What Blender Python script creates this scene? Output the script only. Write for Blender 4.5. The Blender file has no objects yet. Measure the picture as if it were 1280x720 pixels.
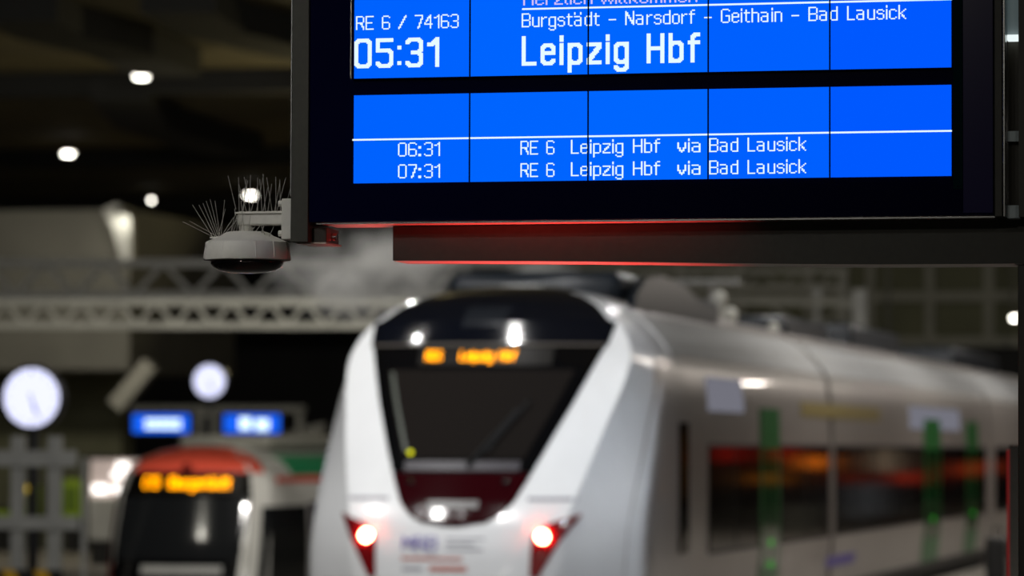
import bpy, bmesh, math, random
from mathutils import Vector, Matrix

random.seed(7)
C = bpy.context.scene.collection
R = math.radians
PI = math.pi

# ------------------------------------------------------------------ camera
FPX = 4800.0                                    # 135 mm on a 36 mm wide sensor at 1280 px
CAM = Vector((0, 0, 2.45))
ROT = Matrix.Rotation(R(13.0), 3, 'Z') @ Matrix.Rotation(R(90 + 2.386), 3, 'X') @ Matrix.Rotation(R(0.2), 3, 'Z')
cd = bpy.data.cameras.new('camera')
cd.lens = 135; cd.sensor_width = 36; cd.clip_end = 600
cd.dof.use_dof = True; cd.dof.focus_distance = 9.78; cd.dof.aperture_fstop = 3.7
cam = bpy.data.objects.new('camera', cd); C.objects.link(cam)
cam.matrix_world = Matrix.Translation(CAM) @ ROT.to_4x4()
bpy.context.scene.camera = cam

# ------------------------------------------------------------------ world, exposure
W = bpy.data.worlds.new('night'); bpy.context.scene.world = W; W.use_nodes = True
W.node_tree.nodes['Background'].inputs[0].default_value = (0.55, 0.58, 0.60, 1)
W.node_tree.nodes['Background'].inputs[1].default_value = 0.012
vs = bpy.context.scene.view_settings
vs.view_transform = 'Standard'; vs.look = 'None'; vs.exposure = 0; vs.gamma = 1; vs.use_curve_mapping = False

# ------------------------------------------------------------------ lamps and added fills of the halls and platforms
def area(name, loc, size, power, col=(1, 0.97, 0.92), aim=None, shape='DISK', sy=None, spread=180):
    l = bpy.data.lights.new(name, 'AREA'); l.shape = shape; l.size = size
    if sy: l.size_y = sy
    l.energy = power; l.color = col; l.spread = R(spread)
    o = bpy.data.objects.new(name, l); C.objects.link(o); o.location = loc
    if aim is not None:
        o.rotation_euler = (Vector(aim) - Vector(loc)).to_track_quat('-Z', 'Y').to_euler()
    return o

COOL = (1.0, 0.985, 0.965)
# platform lamps just ahead of the white train's nose, pointing down the track
area('platform_light', (-10.4, 27.0, 8.6), 0.45, 350, COOL, (-8.4, 32, 2.5))
area('platform_light', (-7.4, 26.0, 8.6), 0.45, 190, COOL, (-7.6, 32, 2.5))
area('platform_light', (-13.5, 28.0, 8.4), 0.45, 120, COOL, (-9.0, 32, 2.0))
# row of small downlights over the train's nose
for lx, ly, lp_, lr in ((-7.9, 31.8, 50, 0.16), (-11.3, 32.8, 14, 0.12), (-4.5, 31.3, 8, 0.12), (-11.3, 27.2, 14, 0.12), (-9.3, 26.8, 11, 0.12),
                        (-7.1, 26.7, 9, 0.12), (4.0, 28.6, 90, 0.25), (5.4, 37.9, 60, 0.25), (-6.9, 46.4, 110, 0.3)):
    area('downlight', (lx, ly, 8.6), lr, lp_, COOL)
area('platform_light', (1.5, 26.5, 7.5), 0.5, 8, (0.80, 0.88, 1.0), (-6.6, 31.6, 2.4), spread=26)  # cool fill added to lighten the nose's right chamfer
# red signal on the platform below the board
area('red_signal', (-2.12, 9.79, 1.60), 0.08, 11, (1.0, 0.06, 0.05), (-2.18, 9.75, 3.0), spread=46)
# lamps over the platform roof line further on
for yy in (42.0, 52.0, 62.0, 74.0):
    area('platform_light', (-4.6, yy, 8.6), 1.0, 190, (1, 0.97, 0.92), (-6.6, yy + 2, 2.0))
    area('platform_light', (-1.0, yy, 6.0), 0.5, 160, (1, 0.90, 0.80), (-2.5, yy, 0.7))
# unseen fills added behind and beside the viewpoint for board and dome camera
area('hall_fill', (-4.0, -6.0, 6.5), 0.5, 40, (1, 0.93, 0.82), (-1.8, 9.6, 3.2))
area('hall_fill', (4.0, -4.0, 7.0), 0.5, 40, (1, 0.93, 0.82), (-1.8, 9.6, 3.2))
area('hall_fill', (-4.9, 7.6, 5.6), 0.3, 2.4, (1, 0.97, 0.92), (-3.05, 9.6, 2.95), spread=50)
area('hall_fill', (-3.6, 2.0, 5.5), 0.35, 2.0, (1, 0.97, 0.92), (-3.1, 9.6, 2.95), spread=40)
area('hall_fill', (-3.3, 9.9, 6.0), 0.3, 14.0, (1, 0.97, 0.92), (-3.1, 9.7, 2.9), spread=60)  # fill from above to brighten the dome camera's top
area('hall_fill', (-2.0, 4.0, 0.9), 0.8, 1.5, (1, 0.9, 0.75), (-1.8, 9.6, 3.2))  # stands in for light bounced off the platform
# unseen fills added to light the girders, wall block, tram, ground and hall
area('yard_fill', (-30.0, 80.0, 13.5), 0.6, 170, (1, 0.95, 0.82), (-30, 92, 5))
area('yard_fill', (-21.0, 80.5, 13.5), 0.6, 130, (1, 0.95, 0.82), (-23, 92, 5))
area('yard_fill', (-22.0, 46.0, 12.0), 0.6, 170, (1, 0.96, 0.84), (-19, 74, 6), spread=120)
area('yard_fill', (-14.0, 50.0, 12.0), 0.6, 190, (1, 0.96, 0.88), (-13, 74, 6), spread=120)
area('yard_fill', (-8.0, 100.0, 11.5), 0.8, 300, (1, 0.95, 0.75), (-5, 123, 6))
area('yard_fill', (-15.0, 53.0, 9.3), 0.8, 540, (1, 0.96, 0.92), (-20.5, 63, 1.5))
area('yard_fill', (-31.0, 84.0, 6.6), 0.6, 420, (1, 0.93, 0.78), (-31, 97, 0.5))
area('yard_fill', (-34.0, 120.0, 9.0), 0.8, 500, (1, 0.90, 0.72), (-34, 124, 0.0))
area('ceiling_fill', (-26.0, 100.0, 7.5), 1.5, 260, (1, 0.85, 0.45), (-24, 96, 12.4))  # warm fill added to lift the dark ceiling
area('ceiling_fill', (-18.0, 76.0, 8.5), 1.5, 30, (1, 0.85, 0.45), (-18, 78, 12.4))

# ------------------------------------------------------------------ helpers
def px_dir(px, py):
    return ROT @ Vector(((px - 640) / FPX, (360 - py) / FPX, -1))
def atY(px, py, Y):
    d = px_dir(px, py); t = (Y - CAM.y) / d.y; return CAM + d * t
def atX(px, py, X):
    d = px_dir(px, py); t = (X - CAM.x) / d.x; return CAM + d * t

def mat(name, col, rough=0.5, metal=0.0, emit=None, es=1.0, noise=0.0, nscale=8.0, coat=0.0, bump=0.0, spec=0.5, alpha=None, rvar=0.0):
    m = bpy.data.materials.new(name); m.use_nodes = True
    nt = m.node_tree; b = nt.nodes['Principled BSDF']
    b.inputs['Base Color'].default_value = (*col, 1)
    b.inputs['Roughness'].default_value = rough
    b.inputs['Metallic'].default_value = metal
    b.inputs['Specular IOR Level'].default_value = spec
    b.inputs['Coat Weight'].default_value = coat
    b.inputs['Coat Roughness'].default_value = 0.04
    if emit:
        b.inputs['Emission Color'].default_value = (*emit, 1)
        b.inputs['Emission Strength'].default_value = es
    if alpha is not None: b.inputs['Alpha'].default_value = alpha
    if noise or bump or rvar:
        tc = nt.nodes.new('ShaderNodeTexCoord'); n = nt.nodes.new('ShaderNodeTexNoise')
        n.inputs['Scale'].default_value = nscale; n.inputs['Detail'].default_value = 6
        nt.links.new(tc.outputs['Object'], n.inputs['Vector'])
        if noise:
            r = nt.nodes.new('ShaderNodeValToRGB')
            r.color_ramp.elements[0].position = 0.3; r.color_ramp.elements[1].position = 0.7
            r.color_ramp.elements[0].color = (*[max(0, c * (1 - noise)) for c in col], 1)
            r.color_ramp.elements[1].color = (*[min(1, c * (1 + noise)) for c in col], 1)
            nt.links.new(n.outputs['Fac'], r.inputs['Fac']); nt.links.new(r.outputs['Color'], b.inputs['Base Color'])
        if bump:
            bp = nt.nodes.new('ShaderNodeBump'); bp.inputs['Strength'].default_value = bump
            nt.links.new(n.outputs['Fac'], bp.inputs['Height']); nt.links.new(bp.outputs['Normal'], b.inputs['Normal'])
        if rvar:
            mr = nt.nodes.new('ShaderNodeMapRange'); mr.inputs['To Min'].default_value = max(0.02, rough - rvar); mr.inputs['To Max'].default_value = rough + rvar
            nt.links.new(n.outputs['Fac'], mr.inputs['Value']); nt.links.new(mr.outputs['Result'], b.inputs['Roughness'])
    return m

def glow(name, col, s):
    m = bpy.data.materials.new(name); m.use_nodes = True
    nt = m.node_tree; nt.nodes.clear()
    e = nt.nodes.new('ShaderNodeEmission'); e.inputs[0].default_value = (*col, 1); e.inputs[1].default_value = s
    o = nt.nodes.new('ShaderNodeOutputMaterial'); nt.links.new(e.outputs[0], o.inputs[0])
    return m

def link(name, bm, m, parent=None, smooth=False, bevel=0.0):
    bmesh.ops.recalc_face_normals(bm, faces=bm.faces)
    me = bpy.data.meshes.new(name)
    for f in bm.faces: f.smooth = True
    bm.to_mesh(me); bm.free()
    if not smooth: me.set_sharp_from_angle(angle=R(32))
    o = bpy.data.objects.new(name, me); C.objects.link(o)
    me.materials.append(m)
    if parent is not None:
        o.parent = parent
        o.matrix_parent_inverse = PINV[parent.name] if parent.name in PINV else Matrix()
    if bevel:
        b = o.modifiers.new('bevel', 'BEVEL'); b.width = bevel; b.segments = 2; b.limit_method = 'ANGLE'
    return o
PINV = {}

def thing(name, label, cat, loc=(0, 0, 0), group=None):
    o = bpy.data.objects.new(name, None); C.objects.link(o); o.location = loc
    o.empty_display_size = 0.1
    o['label'] = label; o['category'] = cat
    if group: o['group'] = group
    PINV[o.name] = Matrix.Translation(-Vector(loc))
    return o
def tag(o, label, cat, group=None):
    o['label'] = label; o['category'] = cat
    if group: o['group'] = group
    return o
def struct(o):
    o['kind'] = 'structure'; return o

def bx(bm, x0, x1, y0, y1, z0, z1):
    vs_ = [bm.verts.new((x, y, z)) for z in (z0, z1) for y in (y0, y1) for x in (x0, x1)]
    for f in ((0, 1, 3, 2), (4, 6, 7, 5), (0, 4, 5, 1), (2, 3, 7, 6), (0, 2, 6, 4), (1, 5, 7, 3)):
        bm.faces.new([vs_[i] for i in f])
def box(x0, x1, y0, y1, z0, z1):
    bm = bmesh.new(); bx(bm, x0, x1, y0, y1, z0, z1); return bm
def tube(bm, p0, p1, r, n=8, r1=None):
    p0 = Vector(p0); p1 = Vector(p1); d = (p1 - p0).normalized()
    a = d.orthogonal().normalized(); b = d.cross(a)
    r1 = r if r1 is None else r1
    A = []; B = []
    for k in range(n):
        t = 2 * PI * k / n; v = a * math.cos(t) + b * math.sin(t)
        A.append(bm.verts.new(p0 + v * r)); B.append(bm.verts.new(p1 + v * r1))
    for k in range(n):
        bm.faces.new((A[k], A[(k + 1) % n], B[(k + 1) % n], B[k]))
    bm.faces.new(A[::-1]); bm.faces.new(B)
def bar(p0, p1, r, n=8, r1=None):
    bm = bmesh.new(); tube(bm, p0, p1, r, n, r1); return bm
def beam(bm, p0, p1, w, h):
    """square bar between two points"""
    p0 = Vector(p0); p1 = Vector(p1); d = (p1 - p0).normalized()
    up = Vector((0, 0, 1)) if abs(d.z) < 0.9 else Vector((0, 1, 0))
    a = d.cross(up).normalized() * w / 2; b = d.cross(a).normalized() * h / 2
    q = [bm.verts.new(p + s * a + t * b) for p in (p0, p1) for s, t in ((-1, -1), (1, -1), (1, 1), (-1, 1))]
    for f in ((0, 1, 2, 3), (7, 6, 5, 4), (0, 4, 5, 1), (1, 5, 6, 2), (2, 6, 7, 3), (3, 7, 4, 0)):
        bm.faces.new([q[i] for i in f])
def sqbar(p0, p1, w, h=None):
    bm = bmesh.new(); beam(bm, p0, p1, w, h or w); return bm
def lathe(prof, c, n=32, axis='Z'):
    """prof: list of (radius, height); axis Z up, or Y (height runs along -Y)"""
    bm = bmesh.new(); rings = []
    for r, h in prof:
        ring = []
        for k in range(n):
            t = 2 * PI * k / n
            if axis == 'Z': p = (c[0] + r * math.cos(t), c[1] + r * math.sin(t), c[2] + h)
            else: p = (c[0] + r * math.cos(t), c[1] - h, c[2] + r * math.sin(t))
            ring.append(bm.verts.new(p))
        rings.append(ring)
    for a, b in zip(rings, rings[1:]):
        for k in range(n): bm.faces.new((a[k], a[(k + 1) % n], b[(k + 1) % n], b[k]))
    bm.faces.new(rings[0][::-1]); bm.faces.new(rings[-1])
    return bm
def quad_prism(pts, thick):
    """closed polygon (list of Vectors) given depth along +Y"""
    bm = bmesh.new()
    a = [bm.verts.new(p) for p in pts]; b = [bm.verts.new(Vector(p) + Vector((0, thick, 0))) for p in pts]
    bm.faces.new(a); bm.faces.new(b[::-1]); n = len(pts)
    for k in range(n): bm.faces.new((a[k], b[k], b[(k + 1) % n], a[(k + 1) % n]))
    return bm
def interp(tab, z):
    if z <= tab[0][0]: return tab[0][1]
    for (a, va), (b, vb) in zip(tab, tab[1:]):
        if z <= b: return va + (vb - va) * (z - a) / (b - a)
    return tab[-1][1]

# ------------------------------------------------------------------ dot-matrix lettering
def dig(*pl): return list(pl)
G = {
 'R': (6, [[(0,0),(0,10),(4,10),(5,9),(5,6),(4,5),(0,5)], [(3,5),(5,1),(5,0)]]),
 'E': (6, [[(5,10),(0,10),(0,0),(5,0)], [(0,5),(4,5)]]),
 'B': (6, [[(0,0),(0,10),(4,10),(5,9),(5,6),(4,5),(0,5)], [(4,5),(5,4),(5,1),(4,0),(0,0)]]),
 'N': (6, [[(0,0),(0,10),(5,1)], [(0,9),(5,0)], [(5,0),(5,10)]]),
 'G': (6, [[(5,9),(4,10),(1,10),(0,9),(0,1),(1,0),(4,0),(5,1),(5,5),(3,5)]]),
 'L': (5, [[(0,10),(0,0),(4,0)]]),
 'H': (6, [[(0,0),(0,10)], [(5,0),(5,10)], [(0,5),(5,5)]]),
 'W': (7, [[(0,10),(0,3),(1,0),(3,6),(5,0),(6,3),(6,10)]]),
 'M': (7, [[(0,0),(0,10),(3,4),(6,10),(6,0)]]),
 'C': (6, [[(5,9),(4,10),(1,10),(0,9),(0,1),(1,0),(4,0),(5,1)]]),
 '0': (6, [[(1,10),(4,10),(5,9),(5,1),(4,0),(1,0),(0,1),(0,9),(1,10)]]),
 '1': (4, [[(0,8),(1,8),(3,10),(3,0)]]),
 '3': (6, [[(0,9),(1,10),(4,10),(5,9),(5,6),(4,5),(2,5)], [(4,5),(5,4),(5,1),(4,0),(1,0),(0,1)]]),
 '4': (6, [[(4,0),(4,10),(0,4),(0,3),(5,3)]]),
 '5': (6, [[(5,10),(0,10),(0,6),(4,6),(5,5),(5,1),(4,0),(1,0),(0,1)]]),
 '6': (6, [[(5,9),(4,10),(1,10),(0,9),(0,1),(1,0),(4,0),(5,1),(5,4),(4,5),(0,5)]]),
 '7': (6, [[(0,10),(5,10),(5,8),(2,0)]]),
 ':': (3, [[(0,1),(1,1)],[(0,0),(1,0)], [(0,6),(1,6)],[(0,7),(1,7)]]),
 ';': (1, [[(0,1),(0,1)], [(0,7),(0,7)]]),
 '/': (6, [[(0,0),(5,10)]]),
 '-': (5, [[(0,4),(4,4)]]),
 'a': (6, [[(0,7),(3,7),(4,6),(4,0)], [(4,4),(1,4),(0,3),(0,1),(1,0),(3,0),(4,1)]]),
 'b': (5, [[(0,10),(0,0)], [(0,1),(1,0),(3,0),(4,1),(4,6),(3,7),(1,7),(0,6)]]),
 'c': (5, [[(4,6),(3,7),(1,7),(0,6),(0,1),(1,0),(3,0),(4,1)]]),
 'd': (5, [[(4,10),(4,0)], [(4,1),(3,0),(1,0),(0,1),(0,6),(1,7),(3,7),(4,6)]]),
 'e': (5, [[(0,4),(4,4),(4,6),(3,7),(1,7),(0,6),(0,1),(1,0),(3,0),(4,1)]]),
 'f': (4, [[(3,10),(2,10),(1,9),(1,0)], [(0,7),(3,7)]]),
 'g': (5, [[(4,7),(4,-2),(3,-3),(1,-3),(0,-2)], [(4,1),(3,0),(1,0),(0,1),(0,6),(1,7),(3,7),(4,6)]]),
 'h': (5, [[(0,10),(0,0)], [(0,6),(1,7),(3,7),(4,6),(4,0)]]),
 'i': (1, [[(0,0),(0,7)], [(0,9),(0,10)]]),
 'k': (5, [[(0,10),(0,0)], [(4,7),(0,3)], [(1,4),(4,0)]]),
 'l': (2, [[(0,10),(0,1),(1,0)]]),
 'm': (7, [[(0,0),(0,7)], [(0,6),(1,7),(2,7),(3,6),(3,0)], [(3,6),(4,7),(5,7),(6,6),(6,0)]]),
 'n': (5, [[(0,0),(0,7)], [(0,6),(1,7),(3,7),(4,6),(4,0)]]),
 'o': (5, [[(1,7),(3,7),(4,6),(4,1),(3,0),(1,0),(0,1),(0,6),(1,7)]]),
 'p': (5, [[(0,7),(0,-3)], [(0,1),(1,0),(3,0),(4,1),(4,6),(3,7),(1,7),(0,6)]]),
 'r': (4, [[(0,0),(0,7)], [(0,5),(2,7),(3,7)]]),
 's': (5, [[(4,6),(3,7),(1,7),(0,6),(0,5),(1,4),(3,4),(4,3),(4,1),(3,0),(1,0),(0,1)]]),
 't': (4, [[(1,9),(1,1),(2,0),(3,0)], [(0,7),(3,7)]]),
 'u': (5, [[(0,7),(0,1),(1,0),(3,0),(4,1)], [(4,7),(4,0)]]),
 'v': (5, [[(0,7),(0,4),(2,0),(4,4),(4,7)]]),
 'w': (7, [[(0,7),(1,0),(3,5),(5,0),(6,7)]]),
 'z': (5, [[(0,7),(4,7),(4,6),(0,1),(0,0),(4,0)]]),
 ' ': (3, []),
}
G['\u00e4'] = (6, G['a'][1] + [[(0, 9), (0, 10)], [(4, 9), (4, 10)]])
def raster(text, scale=1, brush=0, gap=1, sp=None):
    cells = set(); x = 0
    for ch in text:
        w, strokes = G[ch]
        if ch == ' ' and sp is not None: w = sp
        for pl in strokes:
            for (ax, ay), (bx_, by) in zip(pl, pl[1:]):
                n = int(max(abs(bx_ - ax), abs(by - ay)) * scale * 2) + 1
                for k in range(n + 1):
                    cx = (ax + (bx_ - ax) * k / n) * scale; cy = (ay + (by - ay) * k / n) * scale
                    cx = int(math.floor(cx + 0.5)); cy = int(math.floor(cy + 0.5))
                    for i in range(-brush, brush + 1):
                        for j in range(-brush, brush + 1):
                            cells.add((x * scale + cx + i, cy + j))
        x += w + gap
    return cells
def lettering(text, x0, x1, zb, cap, Y, m, parent, scale=1, brush=0, gap=1, name='character', sp=4, ymap=None):
    """flat lit pixels, one mesh per character; x0..x1 is the width of the line, zb the baseline, cap the capital height"""
    chars = []; x = 0
    for ch in text:
        w = sp if ch == ' ' else G[ch][0]
        if ch != ' ': chars.append([(x * scale + c, r) for c, r in raster(ch, scale, brush)])
        x += w + gap
    allc = [c for cs in chars for c, r in cs]
    cmin = min(allc); cmax = max(allc) + 1
    cw = (x1 - x0) / (cmax - cmin); chh = cap / (10 * scale + 1 + 2 * brush)
    for cells in chars:
        rows = {}
        for c, r in cells: rows.setdefault(r, []).append(c)
        bm = bmesh.new()
        for r, cs in rows.items():
            cs = sorted(set(cs)); s = cs[0]; p = s; runs = []
            for c in cs[1:]:
                if c != p + 1: runs.append((s, p)); s = c
                p = c
            runs.append((s, p))
            for a, b in runs:
                X0 = x0 + (a - cmin) * cw; X1 = x0 + (b + 1 - cmin) * cw
                Z0 = zb + (r + brush) * chh; Z1 = Z0 + chh * 1.02
                bm.faces.new([bm.verts.new((px, (ymap(px, pz) if ymap else Y), pz)) for px, pz in ((X0, Z0), (X1, Z0), (X1, Z1), (X0, Z1))])
        link(name, bm, m, parent)

# ------------------------------------------------------------------ materials
M = {}
M['lcd'] = [glow('lcd_blue_%s' % k, c, 1.0) for k, c in zip('abcde', ((0, .122, 1), (0, .128, 1), (0, .132, 1), (0, .116, 1), (0, .098, 1)))]
M['lcd_white'] = glow('lcd_white', (0.80, 0.97, 1.0), 1.0)
M['lcd_pink'] = glow('lcd_lavender', (0.75, 0.62, 1.0), 0.9)
M['board_metal'] = mat('board_metal', (0.042, 0.042, 0.034), 0.45, 0.3, noise=0.08, nscale=60)
M['board_glass'] = mat('board_glass', (0.0015, 0.0018, 0.022), 0.07, spec=0.35)
M['board_reflection'] = mat('board_reflection', (0.018, 0.014, 0.075), 0.15, spec=0.4)  # purple reflection in the glass put into the colour
M['board_green'] = mat('board_green_edge', (0.001, 0.018, 0.022), 0.8, spec=0.05)
M['under'] = mat('underside_metal', (0.55, 0.47, 0.42), 0.32, 0.75)
M['seam'] = mat('lcd_seam', (0.001, 0.001, 0.006), 0.9, spec=0.0)
M['alu'] = mat('brushed_aluminium', (0.42, 0.43, 0.42), 0.25, 1.0, noise=0.1, nscale=30)
M['grey_plate'] = mat('grey_plate', (0.55, 0.65, 0.68), 0.5, noise=0.06, nscale=20)
M['plate_glow'] = mat('glowing_plate', (0.3, 0.35, 0.36), 0.4, emit=(0.6, 0.85, 0.9), es=0.055)  # faint emission brightens a plain grey plate that is no lamp
M['cam_white'] = mat('camera_white', (0.72, 0.71, 0.66), 0.5, noise=0.05, nscale=40)
M['steel_wire'] = mat('steel_wire', (0.50, 0.49, 0.45), 0.5, 0.5)
M['dome'] = mat('smoked_dome', (0.004, 0.004, 0.004), 0.05, spec=0.8, coat=1.0)
M['train_white'] = mat('train_white', (0.80, 0.81, 0.82), 0.22, coat=0.35, noise=0.03, nscale=2)
M['train_side'] = mat('train_side_shaded', (0.34, 0.31, 0.29), 0.32, 0.25, coat=0.25, noise=0.06, nscale=1.5)  # dim side light and dark reflections put into the colour
M['mask'] = mat('black_mask', (0.0025, 0.0025, 0.003), 0.10, coat=0.5)
M['maroon'] = mat('maroon_mask', (0.022, 0.0012, 0.0025), 0.11, spec=0.14)
M['dome_roof'] = mat('dark_blue_roof', (0.0025, 0.0035, 0.007), 0.12, coat=0.8)
M['glass'] = mat('dark_glass', (0.013, 0.011, 0.010), 0.06, spec=0.5)
M['side_glass'] = mat('tinted_side_glass', (0.006, 0.004, 0.004), 0.07, spec=0.4)
M['door_glass'] = mat('door_glass', (0.003, 0.035, 0.008), 0.06)
M['seal'] = mat('rubber_seal', (0.02, 0.02, 0.02), 0.6)
M['roof_grey'] = mat('roof_grey', (0.28, 0.28, 0.27), 0.4, noise=0.1, nscale=3)
M['roof_dark'] = mat('roof_dark', (0.012, 0.016, 0.022), 0.3, noise=0.3, nscale=4)
M['lamp_red'] = mat('tail_lamp_red_plastic', (0.16, 0.004, 0.006), 0.2, coat=0.6)
M['tail'] = glow('tail_lamp', (1.0, 0.085, 0.045), 150)
M['orange'] = glow('orange_led', (1.0, 0.33, 0.0), 6.5)
M['grey_line'] = mat('grey_print', (0.30, 0.30, 0.34), 0.5)
M['blue_print'] = mat('blue_print', (0.09, 0.06, 0.34), 0.4)
M['red_print'] = mat('red_print', (0.50, 0.16, 0.12), 0.4)
M['pale_print'] = mat('pale_print', (0.08, 0.075, 0.075), 0.4)
M['green_door'] = mat('green_door_paint', (0.004, 0.13, 0.022), 0.35, coat=0.1)
M['green_lamp'] = glow('green_button_light', (0.05, 0.7, 0.04), 0.55)
M['yellow_print'] = mat('yellow_stripe', (0.22, 0.17, 0.05), 0.4)
M['side_refl'] = glow('side_refl_glow', (0.50, 0.50, 0.60), 0.33)  # glowing patches paint the lit canopy's reflection on the side
M['tram_red'] = mat('tram_red', (0.72, 0.09, 0.05), 0.3, coat=0.3)
M['tram_white'] = mat('tram_white', (0.62, 0.61, 0.56), 0.3, coat=0.3)
M['tram_green'] = mat('tram_green', (0.01, 0.20, 0.075), 0.35)
M['tram_purple'] = mat('tram_dark_purple', (0.018, 0.004, 0.030), 0.15, coat=0.4)
M['tram_glass'] = mat('tram_glass', (0.010, 0.011, 0.012), 0.12, spec=0.25)
M['gantry'] = mat('galvanised_grey', (0.22, 0.215, 0.18), 0.6, noise=0.15, nscale=3)
M['wall'] = mat('grey_render', (0.085, 0.082, 0.068), 0.8, noise=0.15, nscale=0.6)
M['olive'] = mat('olive_cladding', (0.10, 0.10, 0.055), 0.7, noise=0.2, nscale=0.5)
M['dark'] = mat('dark_shed', (0.010, 0.010, 0.012), 0.8, noise=0.3, nscale=0.5)
M['night_wall'] = mat('night_wall', (0.004, 0.004, 0.004), 0.9)
M['ceiling'] = mat('hall_ceiling', (0.11, 0.088, 0.035), 0.8, noise=0.35, nscale=0.25)
M['girder'] = mat('black_girder', (0.012, 0.012, 0.010), 0.8)
M['lamp_white'] = glow('lamp_white', (1.0, 0.95, 0.84), 14)
M['lamp_house'] = mat('lamp_housing', (0.10, 0.10, 0.09), 0.5)
M['clock_face'] = glow('clock_face', (0.72, 0.74, 1.0), 1.3)
M['clock_rim'] = mat('clock_rim', (0.006, 0.006, 0.010), 0.4)
M['clock_mark'] = mat('clock_mark', (0.01, 0.01, 0.03), 0.5)
M['blue_sign'] = glow('blue_sign', (0.01, 0.13, 0.95), 1.0)
M['sign_white'] = glow('sign_white', (0.75, 0.95, 1.0), 1.5)
M['asphalt'] = mat('platform_paving', (0.17, 0.155, 0.13), 0.55, noise=0.2, nscale=3, bump=0.05)
M['ballast'] = mat('ballast', (0.07, 0.06, 0.045), 0.9, noise=0.5, nscale=12, bump=0.6)
M['rail'] = mat('rail_steel', (0.30, 0.26, 0.22), 0.3, 1.0)
M['sleeper'] = mat('concrete_sleeper', (0.18, 0.17, 0.15), 0.85, noise=0.2, nscale=5)
M['barrier'] = mat('barrier_grey', (0.30, 0.30, 0.28), 0.55, noise=0.1, nscale=4)
M['hazard_y'] = mat('hazard_yellow', (0.60, 0.34, 0.01), 0.5)
M['hazard_k'] = mat('hazard_black', (0.008, 0.008, 0.008), 0.5)
M['lime'] = mat('lime_panel', (0.28, 0.42, 0.02), 0.5)
M['pale'] = mat('pale_panel', (0.33, 0.33, 0.31), 0.6, noise=0.1, nscale=2)
M['kerb'] = mat('pale_kerb', (0.36, 0.33, 0.27), 0.7)

# ------------------------------------------------------------------ setting: ground, tracks, shell
XE = -6.12                                      # platform edge, a hand's breadth from the train side
struct(link('floor', box(XE, 6, -12, 135, -1.4, 0.70), M['asphalt']))
struct(link('floor_track_bed', box(-11.6, XE, -12, 112, -1.6, -0.02), M['ballast']))
struct(link('floor_middle_platform', box(-16.5, -11.6, 30, 112, -1.6, -0.40), M['asphalt']))
struct(link('floor_lower_bed', box(-48, -16.5, 20, 168, -1.8, -1.38), M['ballast']))
struct(link('floor_left_platform', box(-48, -22.6, 76, 160, -1.6, -0.35), M['asphalt']))
for i, (y0, y1) in enumerate(((76, 80), (92, 98), (112, 122))):
    struct(link('trim_%d' % (i + 1), box(-46, -22.7, y0, y1, -0.36, -0.335), M['kerb']))
struct(link('wall_back', box(-75, 25, 168, 169, -2, 24), M['night_wall']))
struct(link('wall_left', box(-62, -61, 20, 168, -2, 24), M['night_wall']))

ceil = struct(link('ceiling', box(-62, 14, 30, 168, 12.4, 12.8), M['ceiling']))
def ceil_beam(p0, p1, w=1.1, h=0.9, m='girder'):
    a = Vector(p0); b = Vector(p1)
    struct(link('ceiling_beam', sqbar(a, b, w, h), M[m], ceil))
def atZ(px, py, Z):
    d = px_dir(px, py); t = (Z - CAM.z) / d.z; return CAM + d * t
for pts in (((25, 6), (60, 28), (150, 50), (212, 78)), ((150, 108), (178, 145), (255, 172), (300, 182)), ((222, -5), (262, 22), (330, 40), (400, 55))):
    for a, b in zip(pts, pts[1:]):
        ceil_beam(atZ(*a, 12.0), atZ(*b, 12.0), 1.6, 0.7)
for yy, m_ in ((97, 'gantry'), (122, 'girder'), (146, 'girder')):
    ceil_beam((-60, yy, 12.1), (10, yy, 12.1), 0.9, 0.6, 'girder')
for py_ in ():
    a = atZ(-20, py_ + 6, 12.1); b = atZ(420, py_ - 14, 12.1)
    ceil_beam(a, b, 0.25, 0.15, 'gantry')

# ------------------------------------------------------------------ departure board
YB = 9.60
def BP(px, py): return atY(px, py, YB)
board = thing('departure_board', 'large platform departure board with bright blue lit panels and black glass front', 'display board', (BP(816, 280).x, YB + 0.1, BP(816, 280).z))
Ltop = BP(386, -60).z
xl = BP(387, 140).x; xr = BP(1243.5, 140).x
zb = (BP(389, 280.5).z + BP(1243, 271.5).z) / 2
xlp = BP(364.5, 150).x
ZT = zb + 1.02
def px2z(py_, px_=816): return BP(px_, py_).z
link('housing', box(xl - 0.002, xr, YB + 0.012, YB + 0.172, zb + 0.004, ZT), M['board_metal'], board)
link('underside', box(xl + 0.03, xr - 0.002, YB + 0.010, YB + 0.170, zb, zb + 0.006), M['under'], board)
link('front_glass', box(xl, xr - 0.004, YB, YB + 0.012, zb + 0.006, ZT), M['board_glass'], board)
link('glass_reflection', box(BP(1204, 150).x, xr - 0.005, YB - 0.001, YB, zb + 0.012, ZT), M['board_reflection'], board)
link('edge_strip', box(BP(1191.5, 150).x, BP(1203, 150).x, YB - 0.002, YB, BP(1197, 236).z, ZT), M['board_green'], board)
link('bottom_trim', box(xl + 0.02, xr, YB - 0.003, YB + 0.002, zb - 0.001, zb + 0.003), M['alu'], board)
link('frame', box(xr - 0.002, xr + 0.020, YB - 0.004, YB + 0.172, zb, ZT), M['board_metal'], board, bevel=0.003)
link('frame', box(xr + 0.020, xr + 0.027, YB - 0.006, YB + 0.172, zb, ZT), M['alu'], board, bevel=0.002)
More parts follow.
